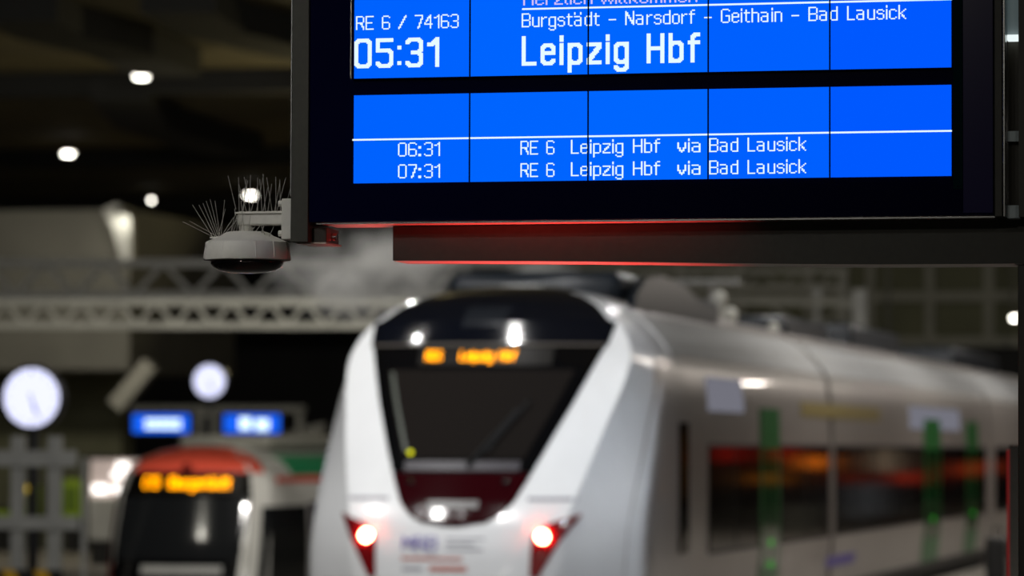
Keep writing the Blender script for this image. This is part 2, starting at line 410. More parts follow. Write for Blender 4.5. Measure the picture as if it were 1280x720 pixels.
# lcd panels: two rows of five
colx = [442, 587.5, 735.5, 885.5, 1037.5, 1190]
rows_ = [(zb + (BP(816, 276).z * 0 + 0), 0)]
zu0 = (BP(443, 97.5).z + BP(1190, 85).z) / 2
zl1 = (BP(441, 119.7).z + BP(1190, 105.8).z) / 2
zl0 = (BP(441, 229.5).z + BP(1190, 219.7).z) / 2
cx_ = [BP(c, 150).x for c in colx]
for (z0, z1) in ((zl0, zl1), (zu0, ZT - 0.03)):
    for k in range(5):
        link('lcd_panel', box(cx_[k] + 0.0014, cx_[k + 1] - 0.0014, YB - 0.003, YB + 0.002, z0, z1), M['lcd'][k], board)
    for k in range(1, 5):
        link('panel_seam', box(cx_[k] - 0.0018, cx_[k] + 0.0018, YB - 0.0055, YB, z0, z1), M['seam'], board)
link('edge_light_gap', box(BP(438.2, 50).x, BP(439.6, 50).x, YB - 0.002, YB + 0.002, zu0, ZT - 0.03), M['alu'], board)
link('row_divider', box(cx_[0], cx_[5], YB - 0.004, YB, zu0 - 0.006, zu0 - 0.001), M['seam'], board)
link('status_dot', lathe([(0.003, 0), (0.002, 0.002)], (BP(1197.5, 233).x, YB, BP(1197.5, 233).z), 10, 'Y'), M['alu'], board)
def rule(px0, py0, px1, py1, th=0.0045):
    a = BP(px0, py0); b = BP(px1, py1); z = (a.z + b.z) / 2
    link('white_rule', box(a.x, b.x, YB - 0.0042, YB - 0.0032, z - th / 2, z + th / 2), M['lcd_white'], board)
rule(653, 10.4, 1190, 0.6)
rule(441, 175, 1190, 163.7)
def line(text, px0, pyb0, px1, pyb1, cap_px, scale=1, brush=0, m='lcd_white', sp=4, gap=1):
    a = BP(px0, pyb0); b = BP(px1, pyb1); z = (a.z + b.z) / 2
    tl_ = bpy.data.objects.new('text_line', None); C.objects.link(tl_); tl_.parent = board; tl_.matrix_parent_inverse = PINV[board.name]
    lettering(text, a.x, b.x, z, cap_px * abs(BP(px0, 100).z - BP(px0, 101).z), YB - 0.0042, M[m], tl_, scale, brush, gap, sp=sp)
line('RE 6 / 74163', 445.5, 37.5, 573.8, 35.4, 17.3)
line('05;31', 443.3, 85.5, 549.5, 84.0, 37, 2, 1, gap=2)
line('Burgst\u00e4dt - Narsdorf - Geithain - Bad Lausick', 652.5, 33.4, 1133, 25.0, 17.4)
line('Leipzig Hbf', 652.5, 82.3, 875.5, 78.3, 37, 2, 1, sp=3, gap=2)
line('06:31', 498, 195.8, 550.5, 195.2, 17.4)
line('07:31', 498, 223.2, 550.5, 222.4, 17.4)
for dy in (0, 28):
    line('RE 6', 651, 193.6 + dy, 693.5, 193.2 + dy, 17.4)
    line('Leipzig Hbf', 714, 192.6 + dy, 825.5, 190.8 + dy, 17.4)
    line('via', 847, 190.9 + dy, 876, 190.4 + dy, 17.4)
    line('Bad Lausick', 886.8, 190.3 + dy, 1008, 188.6 + dy, 17.4)
line('Herzlich', 654.5, 6.9, 741, 5.3, 17.5, 1, 0, 'lcd_pink')
line('Willkommen', 752, 5.2, 872, 3.0, 17.5, 1, 0, 'lcd_pink')
# left side panel with foot, bolt
zf = BP(375, 303).z
link('side_panel', box(xlp, xl - 0.001, YB - 0.004, YB + 0.20, zf, ZT), M['board_metal'], board, bevel=0.002)
link('side_panel_edge', box(xlp - 0.0012, xlp + 0.0018, YB - 0.0055, YB - 0.0035, zf + 0.12, ZT), M['alu'], board)
foot = link('foot_bracket', box(xl - 0.001, BP(403, 300).x, YB + 0.04, YB + 0.16, zf + 0.001, zf + 0.040), M['board_metal'], board, bevel=0.002)
link('foot_base', box(xlp + 0.01, BP(405, 300).x, YB + 0.02, YB + 0.17, zf - 0.003, zf + 0.001), M['under'], foot)
bp = BP(400, 294)
link('bolt', bar((bp.x - 0.004, YB + 0.09, bp.z), (bp.x + 0.022, YB + 0.09, bp.z), 0.010, 12), M['alu'], foot)
# hangers up to the canopy
zc = 5.6
for hx in (xl + 0.25, xr - 0.25):
    link('hanger', bar((hx, YB + 0.09, ZT - 0.01), (hx, YB + 0.09, zc + 0.02), 0.03, 12), M['alu'], board)
struct(link('trim_canopy', box(-5.5, 1.0, 8.9, 10.6, zc, zc + 0.12), M['board_metal']))

# carrier housing hanging under and behind the board
YC = YB + 0.095
def CP(px, py): return atY(px, py, YC)
car = thing('carrier_housing', 'long dark grey metal box girder running under the back of the departure board', 'housing', (CP(880, 330).x, YC + 0.08, CP(880, 330).z))
prof = [(491, 325.6), (560, 325.6), (640, 325.9), (720, 326.4), (800, 327.2), (900, 328.6), (1000, 330.0), (1100, 330.3), (1200, 329.9), (1268, 329.3), (1330, 328.6)]
ztop = zb - 0.0008
bm = bmesh.new(); F = []; Bk = []
for (a, b) in prof:
    p = CP(a, b)
    F.append((bm.verts.new((p.x, YC, p.z)), bm.verts.new((p.x, YC, ztop))))
    Bk.append((bm.verts.new((p.x, YC + 0.158, p.z)), bm.verts.new((p.x, YC + 0.158, ztop))))
for k in range(len(prof) - 1):
    bm.faces.new((F[k][0], F[k + 1][0], F[k + 1][1], F[k][1]))
    bm.faces.new((Bk[k][0], Bk[k][1], Bk[k + 1][1], Bk[k + 1][0]))
    bm.faces.new((F[k][1], F[k + 1][1], Bk[k + 1][1], Bk[k][1]))
    bm.faces.new((F[k][0], Bk[k][0], Bk[k + 1][0], F[k + 1][0]))
for e in (0, -1): bm.faces.new((F[e][0], F[e][1], Bk[e][1], Bk[e][0]))
link('box_girder', bm, M['board_metal'], car)
bm = bmesh.new()
for k in range(9):
    a = CP(*prof[k]); b = CP(*prof[k + 1])
    q = [bm.verts.new((p.x + dx, y, p.z - dz)) for dz in (0.0, 0.0015) for p, dx, y in ((a, .002, YC + .003), (b, 0, YC + .003), (b, 0, YC + .156), (a, .002, YC + .156))]
    for f in ((0, 1, 2, 3), (7, 6, 5, 4), (0, 4, 5, 1), (1, 5, 6, 2), (2, 6, 7, 3), (3, 7, 4, 0)): bm.faces.new([q[i] for i in f])
link('underside', bm, M['under'], car)

# post and bracket to the right of the board
YP = YC + 0.02
p0 = atY(1273.5, 300, YP - 0.03); 
post = thing('sign_post', 'dark square post carrying the departure board housing, at its far end', 'post', (p0.x + 0.05, YP + 0.02, 0.70))
link('post_shaft', box(p0.x, p0.x + 0.10, YP - 0.06, YP + 0.06, 0.70, CP(1273, 331).z - 0.001), M['board_metal'], post, bevel=0.004)
link('base_plate', box(p0.x - 0.06, p0.x + 0.16, YP - 0.12, YP + 0.12, 0.70, 0.715), M['board_metal'], post)
pu = atY(1274, 20, YB)
hb = thing('hanger_bracket', 'aluminium bracket plates with a bright strip lamp right of the departure board', 'bracket', (pu.x - 0.02, YB + 0.1, zb))
xb0 = BP(1257.5, 20).x; xb1 = BP(1273.5, 20).x
link('glowing_plate', box(xb0, xb1, YB + 0.03, YB + 0.05, px2z(42, 1265), ZT), M['plate_glow'], hb)
sl = link('strip_lamp', box(xb0 + 0.001, xb1, YB + 0.015, YB + 0.05, px2z(49.5, 1265), px2z(42.5, 1265)), glow('strip_lamp', (0.85, 0.95, 0.95), 1.0), hb)
link('dark_plate', box(xb0, xb1, YB + 0.05, YB + 0.06, px2z(270, 1265), px2z(50, 1265)), mat('dark_olive_plate', (0.035, 0.030, 0.018), 0.5), hb)
link('clamp', box(xb0, xb1, YB + 0.02, YB + 0.055, px2z(176, 1265), px2z(163, 1265)), M['grey_plate'], hb)
link('clamp', box(xb0, xb1, YB + 0.02, YB + 0.055, px2z(272, 1265), px2z(256, 1265)), M['grey_plate'], hb)
link('outer_post', box(xb1, xb1 + 0.08, YB - 0.01, YB + 0.16, zb, ZT), M['board_metal'], hb)
# pole behind; glowing strip stands for a red reflection on its edge
YR = 14.0
pr = atY(1266.5, 640, YR)
pole = thing('red_reflecting_pole', 'slim grey pole with a thin painted red reflection below the right end of the board housing', 'pole', (pr.x, YR, 0.70))
link('pole_shaft', box(atY(1261.5, 600, YR).x, atY(1274, 600, YR).x, YR, YR + 0.03, 0.70, atY(1266, 556, YR).z), M['alu'], pole)
link('red_reflection', box(atY(1258.8, 600, YR).x, atY(1261.4, 600, YR).x, YR - 0.004, YR + 0.02, 0.70, atY(1266, 562, YR).z), mat('red_reflection', (0.55, 0.03, 0.04), 0.4, emit=(0.8, 0.05, 0.05), es=0.15), pole)

# ------------------------------------------------------------------ surveillance camera with bird spikes
YS = YB + 0.05
def SP(px, py): return atY(px, py, YS)
sc_c = SP(309, 315)
K = (SP(310, 300) - SP(309, 300)).length      # metres per pixel here
scam = thing('dome_camera', 'white dome surveillance camera on a bracket beside the departure board, bristling with spikes', 'camera', (sc_c.x, YS, sc_c.z))
r_ = 52.5 * K
zz = lambda py_: SP(309, py_).z
hous = link('housing', lathe([(r_ * 0.80, zz(326.5)), (r_ * 0.99, zz(325.5)), (r_ * 1.0, zz(323)), (r_ * 0.955, zz(304)), (r_ * 0.94, zz(303)), (r_ * 0.90, zz(302.2))], (sc_c.x, YS, 0), 64), M['cam_white'], scam, smooth=False)
for a in (-108, -62, -100 + 65):
    t = R(a)
    link('housing_seam', sqbar((sc_c.x + math.cos(t) * r_ * 1.0, YS + math.sin(t) * r_ * 1.0, zz(324)), (sc_c.x + math.cos(t) * r_ * 0.958, YS + math.sin(t) * r_ * 0.958, zz(303.5)), 0.0016), mat('seam_grey', (0.8, 0.79, 0.75), 0.5), hous)
link('top_cover', lathe([(r_ * 0.93, zz(302.6)), (r_ * 0.72, zz(297.5)), (r_ * 0.60, zz(295)), (r_ * 0.52, zz(291.5)), (r_ * 0.44, zz(290)), (r_ * 0.2, zz(289.6))], (sc_c.x, YS, 0), 48), M['cam_white'], scam)
link('glass_dome', lathe([(r_ * 0.83, zz(326.5)), (r_ * 0.83, zz(330)), (r_ * 0.78, zz(334)), (r_ * 0.66, zz(338)), (r_ * 0.45, zz(340.6)), (r_ * 0.2, zz(341.6)), (0.001, zz(341.8))][::-1], (sc_c.x, YS, 0), 48), M['dome'], scam, smooth=True)
for t_, py_ in ((-22, 335), (16, 335)):
    link('lens_barrel', lathe([(0.012, 0.0), (0.012, 0.010), (0.008, 0.014)], (sc_c.x + t_ * K, YS - r_ * 0.5, zz(py_ - 4)), 14, 'Y'), M['clock_rim'], scam)
arm = link('bracket_arm', box(SP(299, 275).x, SP(358, 275).x, YS - 0.022, YS + 0.022, zz(282), zz(267.5)), M['cam_white'], scam, bevel=0.004)
# the lower gusset of the arm rises towards the plate
link('arm_top_rail', box(SP(297, 275).x, SP(358, 275).x, YS - 0.026, YS + 0.026, zz(267.6), zz(265.6)), mat('top_rail', (0.8, 0.79, 0.74), 0.4), arm)
link('drop_pipe', bar((SP(307.5, 280).x, YS, zz(267)), (SP(307.5, 280).x, YS, zz(291)), 8.5 * K, 20), M['cam_white'], scam)
link('wall_plate', box(SP(357.5, 275).x, xlp - 0.0005, YS - 0.045, YS + 0.045, zz(301), zz(250)), M['cam_white'], scam, bevel=0.003)
for py_ in (256, 293):
    link('plate_bolt', bar((SP(352.5, py_).x, YS - 0.03, zz(py_)), (SP(358, py_).x, YS - 0.03, zz(py_)), 0.008, 10), M['cam_white'], scam)
def spike(a, b, r=0.0009, dy=0.0, dy2=None):
    p = SP(*a); q = SP(*b)
    p.y += dy; q.y += dy if dy2 is None else dy2
    return link('spike', bar(p, q, r, 5, r * 0.9), M['steel_wire'], scam)
# fan on the left of the cover
for (a, b) in (((272, 298), (233, 278)), ((276, 297), (241, 277)), ((269, 297), (245, 257)), ((272, 297), (253, 257)), ((274, 297), (258, 255)), ((276, 297), (262, 252)), ((277, 297), (267, 250)), ((278, 297), (273, 252)), ((279, 297), (285, 251)), ((278, 298), (296, 273)), ((280, 297), (300, 276)), ((275, 298), (286, 262)), ((290, 296), (300, 272)), ((293, 294), (303, 270))):
    spike(a, b, dy=-0.02, dy2=-0.03)
for (a, b) in (((296, 262), (286, 220)), ((301, 266), (300, 222)), ((303, 266), (307, 224)), ((305, 266), (312, 226)), ((313, 266), (305, 221)), ((312, 266), (314, 219)), ((316, 266), (325, 230)), ((322, 266), (322, 222)), ((323, 266), (332, 219)), ((328, 266), (325, 224)), ((331, 266), (337, 235)), ((334, 266), (331, 218)), ((335, 266), (340, 230)), ((343, 266), (343, 221)), ((345, 266), (352, 228)), ((347, 266), (359, 222)), ((350, 266), (349, 224)), ((352, 266), (361, 234)), ((340, 266), (333, 222)), ((309, 266), (299, 230))):
    spike(a, b, dy=random.uniform(-0.02, 0.02))
for (a, b) in (((300, 296), (303, 268)), ((306, 296), (298, 262)), ((304, 298), (309, 268)), ((311, 297), (306, 252)), ((315, 298), (318, 270)), ((292, 297), (299, 268)), ((313, 296), (324, 284)), ((322, 293), (330, 283)), ((330, 294), (335, 283)), ((331, 283), (337, 297)), ((332, 294), (334, 283)), ((341, 297), (347, 284)), ((341, 297), (346, 299))):
    spike(a, b, dy=-0.035, r=0.0009)
for k in range(7):
    x = SP(303 + 8 * k, 266).x
    link('spike_base', box(x - 0.006, x + 0.006, YS - 0.008, YS + 0.008, zz(266), zz(264.3)), M['cam_white'], arm)
link('spike_strip', box(SP(268, 298).x, SP(284, 298).x, YS - 0.04, YS - 0.01, zz(298.5), zz(296.5)), M['cam_white'], scam)

# ------------------------------------------------------------------ rail vehicle nose surface
class Nose:
    def __init__(s, X, Y, Z, w, sb, c, tc, b, L, sc=1.0):
        s.X, s.Y, s.Z, s.w, s.sb, s.c, s.tc, s.b, s.L, s.k = X, Y, Z, w, sb, c, tc, b, L, sc
    def y(s, x, z, off=0.0):
        w = interp(s.w, z); t = min(1.0, abs(x) / w); tc = interp(s.tc, z); c = interp(s.c, z)
        sb = interp(s.sb, z)
        if t <= tc: v = sb + c * (t / tc) ** 2
        else:
            q = (t - tc) / (1 - tc)
            v = sb + c + min(interp(s.b, z), max(0.02, s.L - sb - c)) * (0.85 * q + 0.15 * (1 - math.sqrt(max(0, 1 - q * q))))
        return min(v, s.L) + off
    def P(s, x, z, off=0.0): return Vector((s.X + x, s.Y + s.y(x, z, off), s.Z + z))
    def shell(s, z0, z1, n=44, zs=None):
        bm = bmesh.new(); rows = []
        us = [k / 9 for k in range(10)]; qs = [math.sin(PI / 2 * k / 12) for k in range(1, 13)]
        for i in range(n + 1):
            z = z0 + (z1 - z0) * i / n; w = interp(s.w, z); tc = interp(s.tc, z)
            xs = [u * tc * w for u in us] + [(tc + (1 - tc) * q) * w for q in qs]
            xs = [-x for x in xs[:0:-1]] + xs
            row = [bm.verts.new((s.X - w, s.Y + s.L, s.Z + z))] + [bm.verts.new(s.P(x, z)) for x in xs] + [bm.verts.new((s.X + w, s.Y + s.L, s.Z + z))]
            rows.append(row)
        for a, b in zip(rows, rows[1:]):
            for k in range(len(a) - 1): bm.faces.new((a[k], a[k + 1], b[k + 1], b[k]))
        bm.faces.new(rows[-1]); bm.faces.new(rows[0][::-1])
        return bm
    def patch(s, left, right, z0, z1, off, n=16, m=14, thick=0.02):
        """a skin lying on the nose between x=left(z) and x=right(z)"""
        bm = bmesh.new(); A = []; B = []
        for i in range(n + 1):
            z = z0 + (z1 - z0) * i / n; l = left(z); r = right(z)
            A.append([bm.verts.new(s.P(l + (r - l) * j / m, z, -off)) for j in range(m + 1)])
            B.append([bm.verts.new(s.P(l + (r - l) * j / m, z, -off + thick)) for j in range(m + 1)])
        for G_, fl in ((A, 0), (B, 1)):
            for a, b in zip(G_, G_[1:]):
                for k in range(m):
                    f = (a[k], a[k + 1], b[k + 1], b[k]); bm.faces.new(f if not fl else f[::-1])
        for k in range(m):
            bm.faces.new((A[0][k], B[0][k], B[0][k + 1], A[0][k + 1])); bm.faces.new((A[n][k], A[n][k + 1], B[n][k + 1], B[n][k]))
        for i in range(n):
            bm.faces.new((A[i][0], A[i + 1][0], B[i + 1][0], B[i][0])); bm.faces.new((A[i][m], B[i][m], B[i + 1][m], A[i + 1][m]))
        return bm
def tabf(tab, sgn=1): return lambda z: sgn * interp(tab, z)

# ------------------------------------------------------------------ white regional train
XT, YT = -7.68, 31.0
HW = 1.45
WT = [(0.25, 1.24), (0.9, 1.40), (1.4, 1.45), (2.45, 1.45), (2.9, 1.44), (3.2, 1.40), (3.3, 1.36), (3.42, 1.28), (3.55, 1.16), (3.66, 1.02), (3.76, 0.84), (3.84, 0.60), (3.89, 0.34), (3.91, 0.12)]
nose = Nose(XT, YT, 0.0, WT,
    [(0.25, 0.10), (0.9, 0.02), (1.3, 0.0), (1.6, 0.03), (1.82, 0.10), (2.0, 0.2), (2.45, 0.5), (2.86, 0.80), (3.2, 1.05), (3.35, 1.16), (3.57, 1.36), (3.72, 1.62), (3.82, 1.9), (3.89, 2.3), (3.91, 2.5)],
    [(0.25, 0.12), (1.8, 0.14), (2.6, 0.22), (3.3, 0.34), (3.6, 0.30), (3.9, 0.1)],
    [(0.9, 0.55), (1.3, 0.58), (1.8, 0.63), (2.2, 0.71), (2.7, 0.80), (3.2, 0.90), (3.5, 0.94), (3.9, 0.96)],
    [(0.25, 0.7), (2.4, 0.72), (3.0, 0.7), (3.4, 0.55), (3.7, 0.3), (3.9, 0.1)], 3.0)
train = thing('regional_train', 'white regional train with black windscreen mask and two glowing red tail lamps', 'train', (XT, YT, -0.02))
link('nose_shell', nose.shell(0.25, 3.91), M['train_white'], train, smooth=False)
for f in bpy.data.objects['nose_shell'].data.polygons: f.use_smooth = len(f.vertices) == 4
def mw(z): return interp([(1.80, 0.06), (1.815, 0.22), (1.84, 0.31), (1.90, 0.40), (2.0, 0.49), (2.18, 0.575), (2.45, 0.69), (2.86, 0.86), (3.2, 0.985), (3.35, 1.04)], z)
link('lower_mask', nose.patch(lambda z: -mw(z), mw, 1.80, 2.24, 0.012, 14), M['maroon'], train)
link('upper_mask', nose.patch(lambda z: -mw(z), mw, 2.245, 3.34, 0.012, 20), M['mask'], train)
def gw(z): return mw(z) - 0.13
link('windscreen', nose.patch(lambda z: -gw(z) - 0.0, gw, 2.36, 3.12, 0.020, 14), M['glass'], train)
def dw(z): return interp([(3.34, 1.05), (3.45, 1.07), (3.57, 1.09), (3.66, 0.985), (3.76, 0.815), (3.84, 0.585), (3.89, 0.34)], z)
link('roof_dome', nose.patch(lambda z: -dw(z), dw, 3.35, 3.885, 0.014, 20, 24), M['dome_roof'], train, smooth=False)
for f in bpy.data.objects['roof_dome'].data.polygons: f.use_smooth = True
link('roof_hatch', nose.patch(lambda z: -0.22 + 0.05 * (z - 3.5), lambda z: 0.12 + 0.4 * (z - 3.5), 3.50, 3.68, 0.020, 4, 4), mat('hatch_dark', (0.010, 0.012, 0.016), 0.25), train)
link('dome_lip', nose.patch(lambda z: -mw(3.35) - 0.01, lambda z: mw(3.35) + 0.01, 3.33, 3.352, 0.03, 2, 24), mat('dome_lip', (0.07, 0.06, 0.05), 0.35), train)
# dashboard behind the screen foot, wiper, inner post
link('dashboard_edge', nose.patch(lambda z: -0.50, lambda z: 0.50, 2.26, 2.34, 0.022, 2), mat('purple_grey', (0.009, 0.005, 0.014), 0.4), train)
wp = link('wiper_arm', sqbar(nose.P(0.06, 2.30, -0.05), nose.P(0.42, 2.78, -0.05), 0.03), M['hazard_k'], train)
link('wiper_blade', sqbar(nose.P(0.20, 2.42, -0.06), nose.P(0.50, 2.86, -0.06), 0.02), M['hazard_k'], wp)
link('inner_post', nose.patch(lambda z: -gw(z) + 0.02, lambda z: -gw(z) + 0.055, 2.42, 3.1, 0.024, 8, 2), mat('inner_post', (0.06, 0.07, 0.055), 0.5), train)
link('signal_reflection', lathe([(0.022, 0), (0.022, 0.01)], nose.P(-0.465, 2.41, -0.03), 12, 'Y'), glow('signal_reflection_glow', (0.55, 0.55, 0.01), 2.2), train)  # glowing dot paints a signal's reflection in the windscreen
for sx in (-0.42, 0.40):
    link('washer_nozzle', lathe([(0.03, 0), (0.02, 0.02)], nose.P(sx, 2.17, -0.03), 12, 'Y'), M['alu'], train)
# destination display
db = link('destination_display', nose.patch(lambda z: -0.56, lambda z: 0.62, 3.16, 3.315, 0.018, 3), mat('display_back', (0.003, 0.002, 0.001), 0.3), train)
ym = lambda x, z: YT + nose.y(x - XT, z) - 0.028
lettering('RE6', XT - 0.49, XT - 0.345, 3.20, 0.085, 0, M['orange'], db, ymap=ym)
lettering('Leipzig Hbf', XT - 0.175, XT + 0.315, 3.20, 0.085, 0, M['orange'], db, ymap=ym)
lettering('MRB', XT - 0.42, XT - 0.115, 1.60, 0.115, 0, M['blue_print'], train, 1, 0, ymap=ym, name='logo_letter')
for (a, b, z0, z1, m_) in ((-0.05, 0.28, 1.685, 1.70, 'grey_line'), (-0.05, 0.20, 1.645, 1.66, 'grey_line'), (-0.05, 0.27, 1.60, 1.615, 'grey_line'), (-0.43, 0.10, 1.515, 1.54, 'red_print'), (-0.42, -0.24, 1.43, 1.455, 'grey_line'), (-0.18, 0.14, 1.425, 1.465, 'red_print')):
    link('print_line', nose.patch(lambda z: a, lambda z: b, z0, z1, 0.004, 1, 6, 0.003), M[m_], train)
link('number_plate', nose.patch(lambda z: -0.24, lambda z: 0.20, 1.945, 2.01, 0.018, 1, 6, 0.006), M['pale_print'], train)
for s_ in (-1, 1):
    l_ = (lambda z: interp([(1.38, .70), (1.9, .70)], z)); r2 = (lambda z: interp([(1.38, .73), (1.6, .85), (1.9, 1.04)], z))
    tl = (lambda z: interp([(1.38, .66), (1.72, .67), (1.82, .78), (1.90, 1.02)], z))
    f1 = (lambda z: s_ * tl(z)) if s_ > 0 else (lambda z: -r2(z)); f2 = (lambda z: s_ * r2(z)) if s_ > 0 else (lambda z: -tl(z))
    hl = link('tail_lamp_housing', nose.patch(f1, f2, 1.38, 1.90, 0.014, 12, 6), M['lamp_red'], train)
    lx = s_ * 0.755
    lp = nose.P(lx, 1.715, -0.02)
    link('tail_lamp', lathe([(0.058, 0), (0.056, 0.012), (0.04, 0.02)], lp, 20, 'Y'), M['tail'], hl)
    link('seam_line', nose.patch((lambda z: 0.60 if s_ > 0 else -1.0), (lambda z: 1.0 if s_ > 0 else -0.60), 2.01, 2.04, 0.006, 2, 8, 0.004), M['grey_line'], train)
link('buffer_coupling', box(XT - 0.25, XT + 0.25, YT - 0.25, YT + 0.3, 0.70, 1.05), M['hazard_k'], train, bevel=0.04)
# carriages
prof2 = [(-interp(WT, z), z) for z in (0.35, 0.9, 1.4, 2.45, 2.9, 3.2, 3.3, 3.42, 3.55, 3.66, 3.76, 3.82)]
def carriage(y0, y1, name):
    pr_ = prof2 + [(-x, z) for x, z in prof2[::-1]]
    bm = bmesh.new()
    a = [bm.verts.new((XT + x, y0, z)) for x, z in pr_]; b = [bm.verts.new((XT + x, y1, z)) for x, z in pr_]
    bm.faces.new(a); bm.faces.new(b[::-1])
    for k in range(len(pr_)): bm.faces.new((a[k], b[k], b[(k + 1) % len(pr_)], a[(k + 1) % len(pr_)]))
    o = link(name, bm, M['train_side'], train)
    return o
c1 = carriage(YT + 3.0, YT + 11.9, 'carriage_body')
c2 = carriage(YT + 12.2, YT + 29.0, 'carriage_body')
c3 = carriage(YT + 29.3, YT + 46.0, 'carriage_body')
for y_ in (YT + 11.9, YT + 29.0):
    pg = [(x * 0.9, z * 0.97 + 0.02) for x, z in prof2]; pg = pg + [(-x, z) for x, z in pg[::-1]]
    bm = bmesh.new(); a = [bm.verts.new((XT + x, y_, z)) for x, z in pg]; b = [bm.verts.new((XT + x, y_ + 0.3, z)) for x, z in pg]
    for k in range(len(pg)): bm.faces.new((a[k], b[k], b[(k + 1) % len(pg)], a[(k + 1) % len(pg)]))
    link('gangway_bellows', bm, M['hazard_k'], train)
def sidew(z): return interp(WT, z)
def spatch(y0, y1, z0, z1, off, m, parent, name, n=4, th=0.02):
    """panel lying on the right-hand side wall"""
    bm = bmesh.new(); q = []
    for i in range(n + 1):
        z = z0 + (z1 - z0) * i / n; x = XT + sidew(z)
        q.append([bm.verts.new((x + o_, y, z)) for o_, y in ((off, y0), (off, y1), (off - th, y1), (off - th, y0))])
    for a, b in zip(q, q[1:]):
        for k in range(4): bm.faces.new((a[k], a[(k + 1) % 4], b[(k + 1) % 4], b[k]))
    bm.faces.new(q[0][::-1]); bm.faces.new(q[-1])
    return link(name, bm, M[m] if isinstance(m, str) else m, parent)
def side_end():
    bm = bmesh.new(); A = []
    for i in range(25):
        z = 0.5 + (3.24 - 0.5) * i / 24; w = interp(WT, z)
        ys = min(2.95, interp(nose.sb, z) + interp(nose.c, z) + min(interp(nose.b, z), 3.0) - 0.18)
        row = []
        for j in range(7):
            yy = ys + (3.02 - ys) * j / 6
            # follow the curved corner where it turns into the side wall
            lo, hi = 0.0, w
            for _ in range(24):
                md = (lo + hi) / 2
                if nose.y(md, z) < yy: lo = md
                else: hi = md
            row.append((XT + lo + 0.008, YT + yy, z))
        A.append([bm.verts.new(p) for p in row])
    for a, b in zip(A, A[1:]):
        for k in range(6): bm.faces.new((a[k], a[k + 1], b[k + 1], b[k]))
    return bm
so = link('cab_side_skin', side_end(), M['train_side'], train, smooth=True)  # darker skin continues the side's painted shade onto the nose
def Yat(px):
    return atX(px, 560, XT + HW).y
# upper side: white cant rail and roof strips
for c_, (y0, y1) in ((c1, (YT + 2.6, YT + 11.9)), (c2, (YT + 12.2, YT + 29)), (c3, (YT + 29.3, YT + 46))):
    spatch(y0, y1, 3.28, 3.66, 0.012, 'train_white', c_, 'cant_rail', 6)
    spatch(y0, y1, 3.20, 3.235, 0.014, 'roof_grey', c_, 'rain_gutter', 2)
# cab side window, windows, doors
spatch(Yat(848), Yat(858.5), 1.52, 2.68, 0.024, 'side_glass', c1 if False else train, 'cab_side_window', 6)
Y0b = Yat(885)
def window(y0, y1, z0=1.47, z1=2.50):
    o = spatch(y0, y1, z0, z1, 0.006, 'seal', train, 'window_frame', 4)
    spatch(y0 + 0.03, y1 - 0.03, z0 + 0.03, z1 - 0.03, 0.012, 'side_glass', o, 'pane', 4)
def door(y0, y1, lights=False):
    o = spatch(y0, y1, 0.75, 2.86, 0.010, 'green_door', train, 'door', 8)
    spatch(y0 + 0.12, (y0 + y1) / 2 - 0.05, 1.25, 2.45, 0.014, 'door_glass', o, 'door_window', 4)
    spatch((y0 + y1) / 2 + 0.05, y1 - 0.12, 1.25, 2.45, 0.014, 'door_glass', o, 'door_window', 4)
    ym_ = (y0 + y1) / 2
    for zq in ((1.28, 1.50) if lights else (1.5,)):
        bm = bar((XT + HW + 0.012, ym_, zq), (XT + HW + 0.026, ym_, zq), 0.035, 14)
        link('door_button', bm, M['green_lamp'], o)
d0, d1 = Yat(950), Yat(974)
wy = Y0b
for e0, e1 in ((Y0b, d0 - 0.03), (d1 + 0.03, YT + 11.82)):
    n = max(1, round((e1 - e0) / 1.6))
    for k in range(n): window(e0 + (e1 - e0) * k / n + 0.01, e0 + (e1 - e0) * (k + 1) / n - 0.01)
door(d0, d1, True)
e = [YT + 12.28, Yat(1155), Yat(1175), Yat(1208), Yat(1222), YT + 28.6]
for a_, b_ in ((e[0], e[1]), (e[2], e[3]), (e[4], e[5])):
    n = max(1, round((b_ - a_) / 1.7))
    for k in range(n): window(a_ + (b_ - a_) * k / n + 0.01, a_ + (b_ - a_) * (k + 1) / n - 0.01)
door(e[1], e[2]); door(e[3], e[4])
for a_, b_ in ((YT + 30, YT + 36), (YT + 37.4, YT + 45)):
    n = 4
    for k in range(n): window(a_ + (b_ - a_) * k / n + 0.01, a_ + (b_ - a_) * (k + 1) / n - 0.01)
door(YT + 36.05, YT + 37.35)
spatch(Yat(1002), Yat(1100), 2.80, 2.96, 0.006, 'yellow_print', c1, 'yellow_stripe', 2, 0.01)
spatch(Yat(886), Yat(930), 2.80, 3.12, 0.008, 'side_refl', c1, 'canopy_reflection', 3, 0.01)
spatch(Yat(1138), Yat(1200), 2.72, 3.02, 0.008, 'side_refl', c2, 'canopy_reflection', 3, 0.01)
spatch(Yat(1035), Yat(1070), 1.12, 1.24, 0.006, 'blue_print', c1, 'logo_print', 1, 0.01)
for c_, (y0, y1) in ((c1, (YT + 3.1, YT + 11.9)), (c2, (YT + 12.2, YT + 29)), (c3, (YT + 29.3, YT + 46))):
    spatch(y0, y1, 0.55, 0.92, 0.010, 'hazard_k', c_, 'shade_strip', 2, 0.01)  # dark strip paints the shaded gap between train and platform
